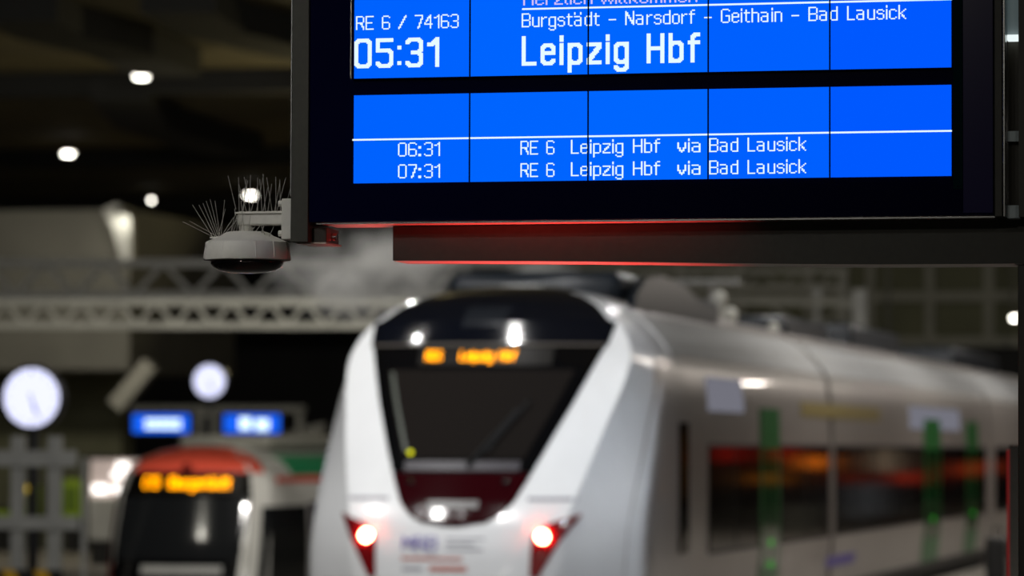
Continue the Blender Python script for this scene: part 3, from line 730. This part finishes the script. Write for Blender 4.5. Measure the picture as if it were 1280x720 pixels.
# roof equipment
for px_, py_ in ((898, 374), (912, 395), (968, 410)):
    q_ = atX(px_, py_, XT + 0.6)
    if q_.z > 3.7: link('roof_insulator', lathe([(0.04, -(q_.z - 3.70)), (0.05, -0.1), (0.085, -0.04), (0.09, 0.03), (0.05, 0.09)], q_, 14), mat('glazed_insulator', (0.6, 0.6, 0.55), 0.15), train)
def roofbox(x0, x1, y0, y1, z0, z1, m, name='roof_unit', b=0.06):
    return link(name, box(XT + x0, XT + x1, YT + y0, YT + y1, z0, z1), M[m], train, bevel=b)
rf = roofbox(-0.9, 0.78, 3.4, 6.6, 3.72, 4.08, 'roof_dark', 'air_conditioner', 0.14)
for k in range(3):
    link('fan_grille', lathe([(0.30, 0), (0.30, 0.05), (0.24, 0.07)], (XT - 0.05, YT + 4.0 + k * 0.95, 4.06), 20), M['roof_grey'], rf)
roofbox(-0.7, 0.7, 7.2, 9.0, 3.75, 4.0, 'roof_dark')
roofbox(-0.75, 0.75, 13.2, 16.5, 3.75, 4.0, 'roof_dark')
roofbox(-0.7, 0.7, 19, 24, 3.75, 4.1, 'roof_dark')
roofbox(-0.7, 0.7, 31, 38, 3.75, 4.1, 'roof_dark')
fair = bmesh.new()
# arched side fairing beside the roof unit
arc = [(3.1, 3.64), (3.3, 3.86), (3.8, 4.02), (4.6, 4.08), (5.8, 4.02), (6.6, 3.90), (7.6, 3.72), (8.2, 3.62)]
A_ = [fair.verts.new((XT + 0.86, YT + y, z)) for y, z in arc]; B_ = [fair.verts.new((XT + 0.93, YT + y, z)) for y, z in arc]
fair.faces.new(A_); fair.faces.new(B_[::-1])
for k in range(len(arc)): fair.faces.new((A_[k], B_[k], B_[(k + 1) % len(arc)], A_[(k + 1) % len(arc)]))
link('roof_fairing', fair, M['roof_dark'], train)
for k in range(4):
    zz0 = 3.66
    yk = YT + 7.2 + 1.1 * k
    ins = link('insulator', lathe([(0.05, 0.0), (0.075, 0.05), (0.05, 0.09), (0.075, 0.14), (0.05, 0.18), (0.07, 0.23), (0.03, 0.26)], (XT + 0.55, yk, zz0 + 0.02), 14), M['pale'], train)
pan = link('pantograph', sqbar((XT - 0.6, YT + 9.4, 3.85), (XT + 0.6, YT + 9.4, 3.85), 0.07), M['roof_dark'], train)
for sx in (-0.5, 0.5):
    link('pantograph_arm', bar((XT + sx, YT + 9.4, 3.87), (XT + sx * 0.4, YT + 11.2, 4.12), 0.03), M['roof_grey'], pan)
    link('pantograph_arm', bar((XT + sx * 0.4, YT + 11.2, 4.12), (XT + sx, YT + 9.7, 4.22), 0.025), M['roof_grey'], pan)
link('contact_strip', bar((XT - 0.8, YT + 9.7, 4.24), (XT + 0.8, YT + 9.7, 4.24), 0.03), M['roof_grey'], pan)
link('bogie', box(XT - 1.1, XT + 1.1, YT + 1.6, YT + 4.6, -0.02, 0.7), M['hazard_k'], train)
link('bogie', box(XT - 1.1, XT + 1.1, YT + 10.6, YT + 13.6, -0.02, 0.7), M['hazard_k'], train)
link('bogie', box(XT - 1.1, XT + 1.1, YT + 27.6, YT + 30.6, -0.02, 0.7), M['hazard_k'], train)
link('bogie', box(XT - 1.1, XT + 1.1, YT + 42.6, YT + 45.6, -0.02, 0.7), M['hazard_k'], train)

# ------------------------------------------------------------------ red and white tram train
XS, YS2 = -20.15, 62.0
WS = [(0.3, 1.30), (0.8, 1.40), (2.0, 1.42), (2.8, 1.38), (3.2, 1.28), (3.4, 1.1), (3.55, 0.78), (3.64, 0.43), (3.66, 0.1)]
tn = Nose(XS, YS2, -1.18, WS,
    [(0.3, 0.05), (0.8, 0.0), (1.3, 0.02), (2.0, 0.18), (2.8, 0.45), (3.2, 0.66), (3.4, 0.82), (3.55, 1.1), (3.66, 1.6)],
    [(0.3, 0.15), (3.6, 0.2)], [(0.3, 0.80), (3.6, 0.84)], [(0.3, 0.55), (3.4, 0.4), (3.6, 0.2)], 2.0)
tram = thing('tram_train', 'red topped tram train with orange destination display at the middle platform', 'tram', (XS, YS2, -1.2))
link('nose_shell', tn.shell(0.3, 3.66, 30), M['tram_white'], tram, smooth=False)
link('red_dome', tn.patch(lambda z: -interp(WS, z) * 0.97, lambda z: interp(WS, z) * 0.97, 3.19, 3.645, 0.02, 10, 20, 0.04), M['tram_red'], tram, smooth=True)
link('black_front', tn.patch(lambda z: -interp(WS, z) * 0.955, lambda z: interp(WS, z) * 0.84, 0.7, 3.21, 0.02, 12, 12, 0.03), M['mask'], tram)
link('windscreen', tn.patch(lambda z: -1.1, lambda z: 1.04, 1.72, 2.78, 0.03, 8, 10), M['tram_glass'], tram)
link('dashboard', tn.patch(lambda z: -0.62, lambda z: 0.80, 1.48, 1.62, 0.035, 2, 8), M['pale'], tram)
link('white_side_edge', tn.patch(lambda z: -interp(WS, z) * 1.0, lambda z: -interp(WS, z) * 0.986, 0.9, 3.0, 0.02, 8, 2), M['tram_white'], tram)
link('red_side_edge', tn.patch(lambda z: -interp(WS, z) * 0.985, lambda z: -interp(WS, z) * 0.957, 0.9, 2.6, 0.025, 8, 2), mat('deep_red', (0.30, 0.01, 0.01), 0.3), tram)
link('corner_glass', tn.patch(lambda z: interp(WS, z) * 0.935, lambda z: interp(WS, z) * 1.0, 0.75, 2.62, 0.02, 8, 4), M['tram_glass'], tram)
link('top_headlamp', lathe([(0.10, 0), (0.08, 0.03)], tn.P(0.0, 3.25, -0.03), 16, 'Y'), mat('dark_lens', (0.12, 0.01, 0.01), 0.15), tram)
ds = link('destination_display', tn.patch(lambda z: -0.95, lambda z: 1.0, 2.84, 3.17, 0.03, 3, 10), mat('display_back2', (0.003, 0.002, 0.001), 0.3), tram)
ym2 = lambda x, z: YS2 + tn.y(x - XS, z + 1.18) - 0.05
M['orange2'] = glow('orange_led_bright', (1.0, 0.33, 0.0), 7)
lettering('C13', XS - 0.74, XS - 0.46, -1.18 + 2.93, 0.185, 0, M['orange2'], ds, ymap=ym2)
lettering('Burgst\u00e4dt', XS - 0.26, XS + 0.80, -1.18 + 2.93, 0.185, 0, M['orange2'], ds, ymap=ym2)
def tbody(y0, y1, nm='tram_body'):
    zs = [z for z, w in WS]; pr_ = [(-w, z) for z, w in WS] + [(w, z) for z, w in WS[::-1]]
    bm = bmesh.new(); a = [bm.verts.new((XS + x, y0, z - 1.18)) for x, z in pr_]; b = [bm.verts.new((XS + x, y1, z - 1.18)) for x, z in pr_]
    bm.faces.new(a); bm.faces.new(b[::-1])
    for k in range(len(pr_)): bm.faces.new((a[k], b[k], b[(k + 1) % len(pr_)], a[(k + 1) % len(pr_)]))
    return link(nm, bm, M['tram_white'], tram)
tb = tbody(YS2 + 2.0, YS2 + 15)
def tpatch(y0, y1, z0, z1, off, m, name, zf=None):
    bm = bmesh.new(); q = []
    for i in range(5):
        z = z0 + (z1 - z0) * i / 4; x = XS + interp(WS, z)
        q.append([bm.verts.new((x + o_, y, z - 1.18)) for o_, y in ((off, y0), (off, y1), (off - 0.03, y1), (off - 0.03, y0))])
    for a, b in zip(q, q[1:]):
        for k in range(4): bm.faces.new((a[k], a[(k + 1) % 4], b[(k + 1) % 4], b[k]))
    bm.faces.new(q[0][::-1]); bm.faces.new(q[-1])
    return link(name, bm, M[m], tram)
tpatch(YS2 + 0.9, YS2 + 3.2, 0.75, 2.62, 0.02, 'tram_glass', 'cab_side_window')
tpatch(YS2 + 3.4, YS2 + 8.0, 0.75, 2.66, 0.02, 'tram_purple', 'dark_side_panel')
for k in range(2): tpatch(YS2 + 8.3 + 3.2 * k, YS2 + 11.3 + 3.2 * k, 1.3, 2.6, 0.02, 'tram_purple', 'side_window')
tpatch(YS2 + 1.6, YS2 + 15, 3.02, 3.12, 0.02, 'tram_red', 'red_line')
tpatch(YS2 + 2.6, YS2 + 15, 3.16, 3.50, 0.04, 'tram_green', 'green_roof_edge')
link('bogie', box(XS - 1, XS + 1, YS2 + 2, YS2 + 5, -1.38, -0.8), M['hazard_k'], tram)
link('bogie', box(XS - 1, XS + 1, YS2 + 11, YS2 + 14, -1.38, -0.8), M['hazard_k'], tram)
tr = link('roof_equipment', box(XS - 0.8, XS + 0.9, YS2 + 2.6, YS2 + 8.0, 2.40, 2.66), M['gantry'], tram, bevel=0.1)

# ------------------------------------------------------------------ tracks
def track(xc, y0, y1, z, lab, kind):
    t = thing('railway_track', lab, 'track', (xc, (y0 + y1) / 2, z))
    for s_ in (-0.72, 0.72):
        bm = bmesh.new(); bx(bm, xc + s_ - 0.035, xc + s_ + 0.035, y0, y1, z + 0.08, z + 0.16); bx(bm, xc + s_ - 0.07, xc + s_ + 0.07, y0, y1, z, z + 0.03); bx(bm, xc + s_ - 0.01, xc + s_ + 0.01, y0, y1, z + 0.02, z + 0.09)
        link('rail', bm, M['rail'], t)
    first = None; n = int((y1 - y0) / 1.2)
    for k in range(n):
        y = y0 + 0.4 + 1.2 * k
        if first is None:
            first = link('sleeper', box(xc - 1.25, xc + 1.25, y, y + 0.26, z - 0.10, z + 0.015), M['sleeper'], t)
        else:
            o = first.copy(); C.objects.link(o); o.location.y = 1.2 * k
    return t
track(XT, 20, 30, -0.02 - 0.02, 'steel rails on concrete sleepers running under the white train', 'near')
track(XS, 50, 61, -1.38, 'lower steel rails on sleepers in front of the red topped tram', 'far')

# ------------------------------------------------------------------ wall block, girders, hall
YW = 92.0
a0 = atY(-60, 262, YW); a1 = atY(163, 262, YW); zlow = atY(100, 462, YW).z
struct(link('wall_end_block', box(a0.x, a1.x, YW, YW + 9, zlow, atY(100, 262, YW).z), M['wall']))
struct(link('wall_lower_olive', box(atY(-60, 500, YW + 6).x, atY(152, 500, YW + 6).x, YW + 6, YW + 7, -1.4, zlow + 0.5), M['olive']))
struct(link('wall_dark_shed', box(atY(158, 500, 150).x, atY(560, 500, 150).x, 150, 151, -1.4, atY(300, 436, 150).z), M['dark']))
# corner lamp on the block
cl = thing('wall_lamp', 'warm wall lamp glowing at the top corner of the grey end wall', 'lamp', atY(150, 268, YW - 0.7))
p = atY(150, 268, YW - 0.7)
link('lamp_bracket', box(p.x - 0.05, p.x + 0.05, YW - 0.7, YW, p.z + 0.1, p.z + 0.2), M['lamp_house'], cl)
link('lamp_shade', lathe([(0.22, 0), (0.12, 0.12), (0.05, 0.18)], (p.x, YW - 0.6, p.z + 0.02), 16), M['lamp_house'], cl)
area('corner_lamp', (p.x, YW - 0.6, p.z), 0.3, 11, (1, 0.95, 0.8), (p.x - 0.2, YW + 0.3, p.z - 3))
# pale patch shaped as the lit highlight on the block's corner
rp = [atY(128, 262, YW - 0.3), atY(146, 254, YW - 0.3), atY(163, 272, YW - 0.3), atY(164, 330, YW - 0.3), atY(152, 330, YW - 0.3), atY(140, 285, YW - 0.3)]
struct(link('trim_highlight', quad_prism(rp, 0.3), M['pale']))
# sloping brace under the block
struct(link('trim_brace', sqbar(atY(190, 455, 88), atY(146, 508, 88), 0.42, 0.4), M['wall']))

def truss(label, Y, py0, py1, px0, px1, pitch, w, mt='gantry', slope=0.0, group=None):
    t = thing('lattice_girder', label, 'girder', atY((px0 + px1) / 2, py1, Y))
    yt = lambda px: py0 + slope * (px - px0); yb = lambda px: py1 + slope * (px - px0)
    for f in (yt, yb):
        link('chord', sqbar(atY(px0, f(px0), Y), atY(px1, f(px1), Y), w), M[mt], t)
    x = px0; up = True
    while x < px1 - pitch / 2:
        a = atY(x, (yb if up else yt)(x), Y); b = atY(x + pitch / 2, (yt if up else yb)(x), Y)
        link('diagonal', sqbar(a, b, w * 0.55), M[mt], t); up = not up; x += pitch / 2
    return t
def legs(t, Y, pxs, py, z0, w=0.3):
    for px in pxs:
        p = atY(px, py, Y); link('mast_leg', box(p.x - w / 2, p.x + w / 2, Y - w / 2, Y + w / 2, z0, p.z), M['gantry'], t)
t_ = truss('upper wide-spaced lattice girder spanning the tracks behind the dome camera', 78.5, 329, 369, -54, 700, 74, 0.17, 'pale')
legs(t_, 78.5, (-48, 690), 329, -1.38)
t_ = truss('lower close-spaced lattice girder below the wide one, ending behind the white train', 60, 378, 407, -63, 640, 47, 0.115)
legs(t_, 60, (-58,), 378, -1.38)
legs(t_, 60, (632,), 378, -0.40)
# right-hand catenary gantry and mast
YM = 84.0
g = thing('catenary_mast', 'grey catenary mast with bracket arm standing beyond the white train roof', 'mast', atY(1075, 440, YM))
pm0 = atY(1075, 362, YM); pm1 = atY(1075, 450, YM)
XM = pm0.x
g.location = (XM, YM, -0.4); PINV[g.name] = Matrix.Translation(-Vector((XM, YM, -0.4)))
link('mast', box(XM - 0.15, XM + 0.15, YM - 0.12, YM + 0.12, -0.40, pm0.z), M['pale'], g)
link('bracket_arm', sqbar(atY(905, 376, YM), atY(1075, 379, YM), 0.16), M['gantry'], g)
link('stay', bar(atY(965, 384, YM), atY(1040, 432, YM), 0.05), M['gantry'], g)
link('stay', bar(atY(1060, 380, YM), atY(1075, 395, YM), 0.06), M['gantry'], g)
link('stay', bar(atY(1010, 412, YM), atY(1060, 384, YM), 0.04), M['gantry'], g)
ip = atY(1021, 382, YM)
link('insulator', lathe([(0.06, -0.5), (0.10, -0.3), (0.06, -0.2), (0.11, -0.05), (0.06, 0.05), (0.13, 0.2), (0.13, 0.34), (0.05, 0.4)], ip, 14), M['pale'], g)
t_ = truss('thin girder with close uprights above the white train roof', 90, 338, 360, 700, 1060, 46, 0.13, 'gantry')
legs(t_, 90, (706, 1054), 338, -0.40, 0.2)
# olive glazed concourse wall
YH = 124.0
h = struct(link('wall_concourse', box(atY(700, 400, YH).x, atY(1330, 400, YH).x, YH, YH + 1, atY(1000, 432, YH).z, atY(1000, 300, YH).z), M['olive']))
for k, px in enumerate((780, 850, 925, 1010, 1088, 1162, 1236)):
    p = atY(px, 400, YH - 0.25)
    link('mullion', box(p.x - 0.15, p.x + 0.15, YH - 0.25, YH, atY(1000, 432, YH).z, atY(1000, 300, YH).z), M['gantry'], h)
for py_ in (372, 428):
    link('transom', box(atY(700, 400, YH).x, atY(1330, 400, YH).x, YH - 0.35, YH, atY(1000, py_ + 6, YH).z, atY(1000, py_ - 6, YH).z), M['gantry'], h)
struct(link('wall_concourse_base', box(atY(700, 400, YH).x, atY(1330, 400, YH).x, YH, YH + 1, 0.70, atY(1000, 432, YH).z), M['dark']))

# lamps under the hall ceiling
def ceiling_lamp(px, py, label, r=0.17, Z=12.0):
    p = atZ(px, py, Z)
    t = thing('ceiling_lamp', label, 'lamp', (p.x, p.y, p.z), 'lamps under the hall ceiling')
    link('lamp_glass', lathe([(0.05, -0.10), (r * 0.8, -0.08), (r, 0.0)], (p.x, p.y, p.z), 18), M['lamp_white'], t)
    link('lamp_housing', lathe([(r * 1.1, 0.0), (r * 0.9, 0.14), (0.06, 0.2), (0.04, 12.41 - Z)], (p.x, p.y, p.z), 18), M['lamp_house'], t)
ceiling_lamp(177, 94, 'topmost and brightest of the round hall lamps left of the board', 0.20)
ceiling_lamp(85, 191, 'hall lamp furthest from the departure board', 0.19)
ceiling_lamp(257, 183, 'hall lamp between the board and the outermost lamp, above the spikes', 0.19)
ceiling_lamp(189, 249, 'dimmest and smallest hall lamp just above the grey end wall', 0.07)
ceiling_lamp(313, 243, 'hall lamp shining through the bird spikes on the camera bracket', 0.20)
ceiling_lamp(1268, 396, 'small lamp at the right edge above the train roof', 0.10, 6.6)
ceiling_lamp(1110, 431, 'small lamp glowing just above the train roof beside the mast', 0.045, 5.2)

# ------------------------------------------------------------------ clocks and blue signs
def clock(px, py, rp_, Y, label, post_to):
    c = atY(px, py, Y); r = rp_ * (c - CAM).length / FPX
    t = thing('platform_clock', label, 'clock', (c.x, Y, post_to))
    link('case', lathe([(r * 1.10, -0.16), (r * 1.12, -0.14), (r * 1.12, 0.0), (r * 1.02, 0.015)], c, 40, 'Y'), M['clock_rim'], t)
    fc = link('face', lathe([(r * 1.0, 0.0), (r * 1.0, 0.022)], c, 48, 'Y'), M['clock_face'], t)
    for k in range(12):
        th = 2 * PI * k / 12; d = Vector((math.sin(th), 0, math.cos(th)))
        b = Vector((c.x, Y - 0.026, c.z))
        link('hour_mark', sqbar(b + d * r * 0.78, b + d * r * 0.94, r * 0.045, 0.006), M['clock_mark'], fc)
    for nm, th, ln, wd in (('minute_hand', R(156), 0.82, 0.03), ('hour_hand', R(163), 0.55, 0.045)):
        d = Vector((math.sin(th), 0, math.cos(th))); b = Vector((c.x, Y - 0.032, c.z))
        link(nm, sqbar(b - d * r * 0.15, b + d * r * ln, r * wd, 0.006), M['clock_mark'], fc)
    link('post', bar((c.x, Y + 0.07, post_to), (c.x, Y + 0.07, c.z - r * 1.1), 0.06, 12), M['clock_rim'], t)
    return c, r
clock(40, 497, 36.5, 43.0, 'larger round lit platform clock above the grey barrier', -1.38)
YG = 79.0
c2_, r2_ = clock(262, 476.5, 20.5, YG - 0.3, 'smaller round lit clock on the sign gantry above the red topped tram', atY(262, 512, YG).z)
gg = thing('sign_gantry', 'grey sign gantry with thick centre post behind the red topped tram', 'gantry', (atY(259, 600, YG).x, YG, -1.38))
link('cross_beam', box(atY(164, 512, YG).x, atY(378, 512, YG).x, YG, YG + 0.3, atY(260, 515.5, YG).z, atY(260, 507, YG).z), M['gantry'], gg)
link('centre_post', box(atY(245, 530, YG).x, atY(273, 530, YG).x, YG - 0.05, YG + 0.35, -1.38, atY(260, 507, YG).z), M['gantry'], gg)
link('centre_recess', box(atY(255, 530, YG).x, atY(264, 530, YG).x, YG - 0.07, YG + 0.30, atY(260, 548, YG).z, atY(260, 520, YG).z), M['clock_rim'], gg)
link('end_post', box(atY(370, 530, YG).x, atY(377, 530, YG).x, YG, YG + 0.2, -1.38, atY(260, 512, YG).z), M['gantry'], gg)
rpts = [atY(231, 572, YG), atY(243, 548, YG), atY(330, 546, YG), atY(396, 528, YG), atY(396, 574, YG)]
link('canopy_panel', quad_prism([v + Vector((0, .4, 0)) for v in rpts], 0.4), M['gantry'], gg)
def blue_sign(px0, px1, py0, py1, label, bars):
    a = atY(px0, py1, YG - 0.2); b = atY(px1, py0, YG - 0.2)
    t = thing('platform_display', label, 'display', ((a.x + b.x) / 2, YG - 0.2, a.z), 'blue platform displays on the sign gantry')
    link('case', box(a.x - 0.06, b.x + 0.06, YG - 0.2, YG - 0.001, a.z - 0.05, b.z + 0.06), M['clock_rim'], t)
    s_ = link('screen', box(a.x, b.x, YG - 0.215, YG - 0.2, a.z, b.z), M['blue_sign'], t)
    for (u0, u1, v0, v1) in bars:
        p = atY(u0, v1, YG - 0.23); q = atY(u1, v0, YG - 0.23)
        link('text_line', box(p.x, q.x, YG - 0.225, YG - 0.216, p.z, q.z), M['sign_white'], s_)
blue_sign(166, 237, 518, 541, 'blue lit display left of the sign gantry centre post', ((181, 226, 524, 529), (181, 226, 531, 536)))
blue_sign(280, 350, 518, 541, 'blue lit display right of the sign gantry centre post', ((299, 314, 522, 537), (319, 336, 524, 538)))

# ------------------------------------------------------------------ barrier with hazard board
YQ = 40.0
bar_ = thing('track_barrier', 'grey metal barrier frame with yellow and black hazard board below the large clock', 'barrier', (atY(44, 600, YQ).x, YQ, -1.38))
for px in (21, 67):
    link('upright', box(atY(px - 7.5, 600, YQ).x, atY(px + 7.5, 600, YQ).x, YQ, YQ + 0.10, -1.38, atY(px, 545, YQ).z), M['barrier'], bar_)
for (py0, py1, pxe) in ((563, 583, 96), (645, 662, 100)):
    link('cross_rail', box(atY(-25, 600, YQ).x, atY(pxe, 600, YQ).x, YQ - 0.04, YQ - 0.001, atY(50, py1, YQ).z, atY(50, py0, YQ).z), M['barrier'], bar_)
link('end_upright', box(atY(102, 600, YQ).x, atY(107, 600, YQ).x, YQ, YQ + 0.05, -1.38, atY(105, 572, YQ).z), M['barrier'], bar_)
pz0 = atY(40, 745, YQ).z; pz1 = atY(40, 712, YQ).z
hbd = link('hazard_board', box(atY(-25, 700, YQ).x, atY(80, 700, YQ).x, YQ - 0.06, YQ - 0.041, pz0, pz1), M['hazard_k'], bar_)
for k in range(-1, 3):
    x0 = atY(4 + 40 * k, 715, YQ).x; wq = 0.15
    q = [Vector((x0 + dx, YQ - 0.068, z)) for dx, z in ((0.0, pz1 - 0.005), (wq, pz1 - 0.005), (wq + 0.16, pz0 + 0.005), (0.16, pz0 + 0.005))]
    if k >= -1 and q[2].x < atY(80, 700, YQ).x + 0.001 and q[0].x > atY(-25, 700, YQ).x:
        link('yellow_stripe', quad_prism(q, 0.007), M['hazard_y'], hbd)
# far platform furniture behind the barrier
YF = 96.0
def vpanel(name, cat, label, px0, px1, py0, py1, m, Y=YF, th=0.5, gp=None):
    t = thing(name, label, cat, (atY((px0 + px1) / 2, py1, Y).x, Y, -0.35))
    a = atY(px0, py1, Y); b = atY(px1, py0, Y)
    link('body', box(a.x, b.x, Y, Y + th, a.z, b.z), M[m] if isinstance(m, str) else m, t, bevel=0.04)
    link('plinth', box(a.x + 0.05, b.x - 0.05, Y + 0.03, Y + th - 0.03, -0.35, a.z), M['hazard_k'], t)
    return t, a, b
t, a, b = vpanel('ticket_machine', 'machine', 'slim lime green ticket machine with a yellow lamp, seen between the barrier uprights', 33, 44, 606, 648, 'lime')
yl = link('yellow_lamp', lathe([(0.12, 0), (0.10, 0.04)], atY(38, 611, YF), 14, 'Y'), glow('yellow_lamp', (0.75, 0.50, 0.02), 1.3), t)
link('panel_screen', box(a.x + 0.05, b.x - 0.05, YF - 0.02, YF, a.z + 0.35, b.z - 0.3), M['hazard_y'], t)
t, a, b = vpanel('notice_cabinet', 'cabinet', 'wide lime green notice cabinet right of the barrier upright', 78, 100, 599, 650, 'lime')
link('notice_panel', box(a.x + 0.08, b.x - 0.08, YF - 0.02, YF, a.z + 0.2, b.z - 0.2), mat('dark_lime', (0.10, 0.17, 0.01), 0.5), t)
t, a, b = vpanel('litter_bin', 'bin', 'short lime green bin at the left edge behind the barrier', -12, 11, 638, 652, 'lime')
link('bin_lid', box(a.x - 0.03, b.x + 0.03, YF - 0.03, YF + 0.53, b.z, b.z + 0.06), M['hazard_k'], t)
t, a, b = vpanel('shop_kiosk', 'kiosk', 'small kiosk with blazing white windows left of the red topped tram', 110, 146, 622, 676, 'pale', 86.0, 1.5)
zk = b.z
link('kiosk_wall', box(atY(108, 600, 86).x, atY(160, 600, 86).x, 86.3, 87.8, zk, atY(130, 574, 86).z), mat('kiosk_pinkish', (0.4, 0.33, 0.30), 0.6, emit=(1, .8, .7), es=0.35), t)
M['win'] = glow('kiosk_window_light', (1.0, 0.94, 0.88), 2.6)
for (u0, u1, v0, v1) in ((112, 130, 606, 617), (138, 149, 606, 616), (142, 156, 578, 588), (136, 150, 590, 597)):
    p = atY(u0, v1, 86); q = atY(u1, v0, 86)
    link('lit_window', box(p.x, q.x, 86.2, 86.3, p.z, q.z), M['win'], t)
link('awning', box(atY(106, 600, 86).x, atY(160, 600, 86).x, 85.9, 87.9, atY(130, 574, 86).z, atY(130, 571, 86).z), M['clock_rim'], t)

# dark bag on the platform
YK = 50.0
ka = atY(1231, 728, YK); kb = atY(1257, 672, YK)
kt = thing('suitcase', 'dark suitcase standing on the platform edge next to the slim grey pole', 'suitcase', ((ka.x + kb.x) / 2, YK, 0.70))
link('case_body', box(ka.x, kb.x, YK, YK + 0.4, 0.75, kb.z), M['hazard_k'], kt, bevel=0.04)
for sx in (ka.x + 0.05, kb.x - 0.05):
    link('wheel', bar((sx - 0.02, YK + 0.1, 0.74), (sx + 0.02, YK + 0.1, 0.74), 0.04, 12), M['seal'], kt)
    link('handle_rod', bar((sx + (0.03 if sx < kb.x - 0.1 else -0.03), YK + 0.36, kb.z - 0.01), (sx + (0.03 if sx < kb.x - 0.1 else -0.03), YK + 0.36, kb.z + 0.10), 0.01, 6), M['seal'], kt)
link('handle_grip', sqbar((ka.x + 0.06, YK + 0.36, kb.z + 0.11), (kb.x - 0.06, YK + 0.36, kb.z + 0.11), 0.03), M['seal'], kt)

# ------------------------------------------------------------------ steam drifting in front of the girders
ps = atY(462, 345, 52)
bm = bmesh.new(); bmesh.ops.create_icosphere(bm, subdivisions=3, radius=1.0)
for v in bm.verts: v.co = Vector((v.co.x * 1.55, v.co.y * 1.2, v.co.z * 0.8))
sm = bpy.data.materials.new('steam'); sm.use_nodes = True
nt = sm.node_tree; nt.nodes.clear()
out = nt.nodes.new('ShaderNodeOutputMaterial'); vol = nt.nodes.new('ShaderNodeVolumePrincipled')
vol.inputs['Color'].default_value = (0.85, 0.85, 0.83, 1)
tc = nt.nodes.new('ShaderNodeTexCoord'); no = nt.nodes.new('ShaderNodeTexNoise'); no.inputs['Scale'].default_value = 1.7; no.inputs['Detail'].default_value = 3
nt.links.new(tc.outputs['Object'], no.inputs['Vector'])
mp = nt.nodes.new('ShaderNodeMapping'); mp.inputs['Scale'].default_value = (1 / 1.5, 1 / 1.15, 1 / 0.76)
nt.links.new(tc.outputs['Object'], mp.inputs['Vector'])
ln = nt.nodes.new('ShaderNodeVectorMath'); ln.operation = 'LENGTH'; nt.links.new(mp.outputs[0], ln.inputs[0])
fr = nt.nodes.new('ShaderNodeMapRange'); fr.inputs['From Min'].default_value = 0.25; fr.inputs['From Max'].default_value = 1.0
fr.inputs['To Min'].default_value = 1; fr.inputs['To Max'].default_value = 0
nt.links.new(ln.outputs['Value'], fr.inputs['Value'])
nr = nt.nodes.new('ShaderNodeMapRange'); nr.inputs['From Min'].default_value = 0.42; nr.inputs['From Max'].default_value = 0.68
nt.links.new(no.outputs['Fac'], nr.inputs['Value'])
mu = nt.nodes.new('ShaderNodeMath'); mu.operation = 'MULTIPLY'; nt.links.new(fr.outputs[0], mu.inputs[0]); nt.links.new(nr.outputs[0], mu.inputs[1])
mu2 = nt.nodes.new('ShaderNodeMath'); mu2.operation = 'MULTIPLY'; mu2.inputs[1].default_value = 2.6; nt.links.new(mu.outputs[0], mu2.inputs[0])
nt.links.new(mu2.outputs[0], vol.inputs['Density']); nt.links.new(vol.outputs[0], out.inputs['Volume'])
me = bpy.data.meshes.new('steam_cloud'); bm.to_mesh(me); bm.free(); me.materials.append(sm)
st = bpy.data.objects.new('steam_cloud', me); C.objects.link(st); st.location = ps
st['kind'] = 'stuff'; tag(st, 'pale grey steam drifting above the left shoulder of the white train', 'steam')
area('yard_fill', (ps.x - 1, 50.0, 10.5), 0.5, 300, (1, 0.97, 0.9), ps)  # fill added to light the steam

# ------------------------------------------------------------------ platform shops reflected in the train side
def shop(y, x, w, hgt, col, s, label):
    t = thing('lit_sign_box', label, 'sign', (x, y, 0.70), 'lit sign boxes along the shop platform')
    link('sign_post', box(x - 0.06, x + 0.06, y - 0.06, y + 0.06, 0.70, 3.0 - hgt), M['board_metal'], t)
    link('lit_face', box(x - 0.12, x + 0.08, y - w / 2, y + w / 2, 3.0 - hgt, 3.0), glow('sign_light', col, s), t)
def refl(px, py, wx, hgt, col, s, label, x=-0.3):
    """lamp boxes of the shop platform: x is the row, px/py where the train side mirrors it"""
    V = 2 * (XT + HW) - x
    p = atX(px, py, V)
    t = thing('lit_sign_box', label, 'sign', (x, p.y, 0.70), 'lit sign boxes along the shop platform')
    link('sign_post', box(x - 0.05, x + 0.05, p.y - 0.05, p.y + 0.05, 0.70, p.z - hgt / 2), M['board_metal'], t)
    link('lit_face', box(x - wx / 2, x + wx / 2, p.y - 0.15, p.y + 0.15, p.z - hgt / 2, p.z + hgt / 2), glow('sign_light', col, s * 0.2), t)
for args in ((908, 566, .35, .3, (1, .03, .02), 1.6, 'small red lamp box mirrored in the first carriage window'),
             (978, 562, .35, .4, (1, .03, .02), 1.6, 'red lamp box mirrored just beyond the first green door'),
             (1016, 577, .28, .28, (1, .22, .01), 9.0, 'bright orange round lamp box mirrored in the carriage windows'),
             (958, 598, .8, .22, (1, .30, .02), 0.9, 'long dim orange sign box mirrored across the first green door'),
             (1062, 597, .4, .25, (1, .08, .02), 0.7, 'dim red sign box mirrored before the carriage joint'),
             (1105, 575, .26, .55, (1, .75, .5), 2.2, 'upright beige lamp box mirrored next to the carriage joint'),
             (1132, 597, .5, .3, (1, .06, .02), 2.2, 'red sign box mirrored just beyond the carriage joint'),
             (1205, 587, .5, .4, (1, .10, .02), 1.6, 'broad red sign box mirrored before the last green door'),
             (1236, 583, .4, .4, (1, .10, .02), 1.8, 'red sign box mirrored beyond the last green door'),
             (1066, 628, .28, .8, (.8, .85, .9), 0.45, 'pale upright advertising box, the nearer of two mirrored low in the windows'),
             (1090, 622, .28, .8, (.8, .85, .9), 0.45, 'pale upright advertising box, the further of two mirrored low in the windows'),
             (993, 650, .5, .6, (.9, .85, .6), 0.25, 'dim yellowish low display box mirrored at the window sill'),
             (815, 573, .16, 1.3, (1, .42, .06), 2.0, 'tall slim orange lamp box mirrored in the cab side of the white train')):
    refl(*args)
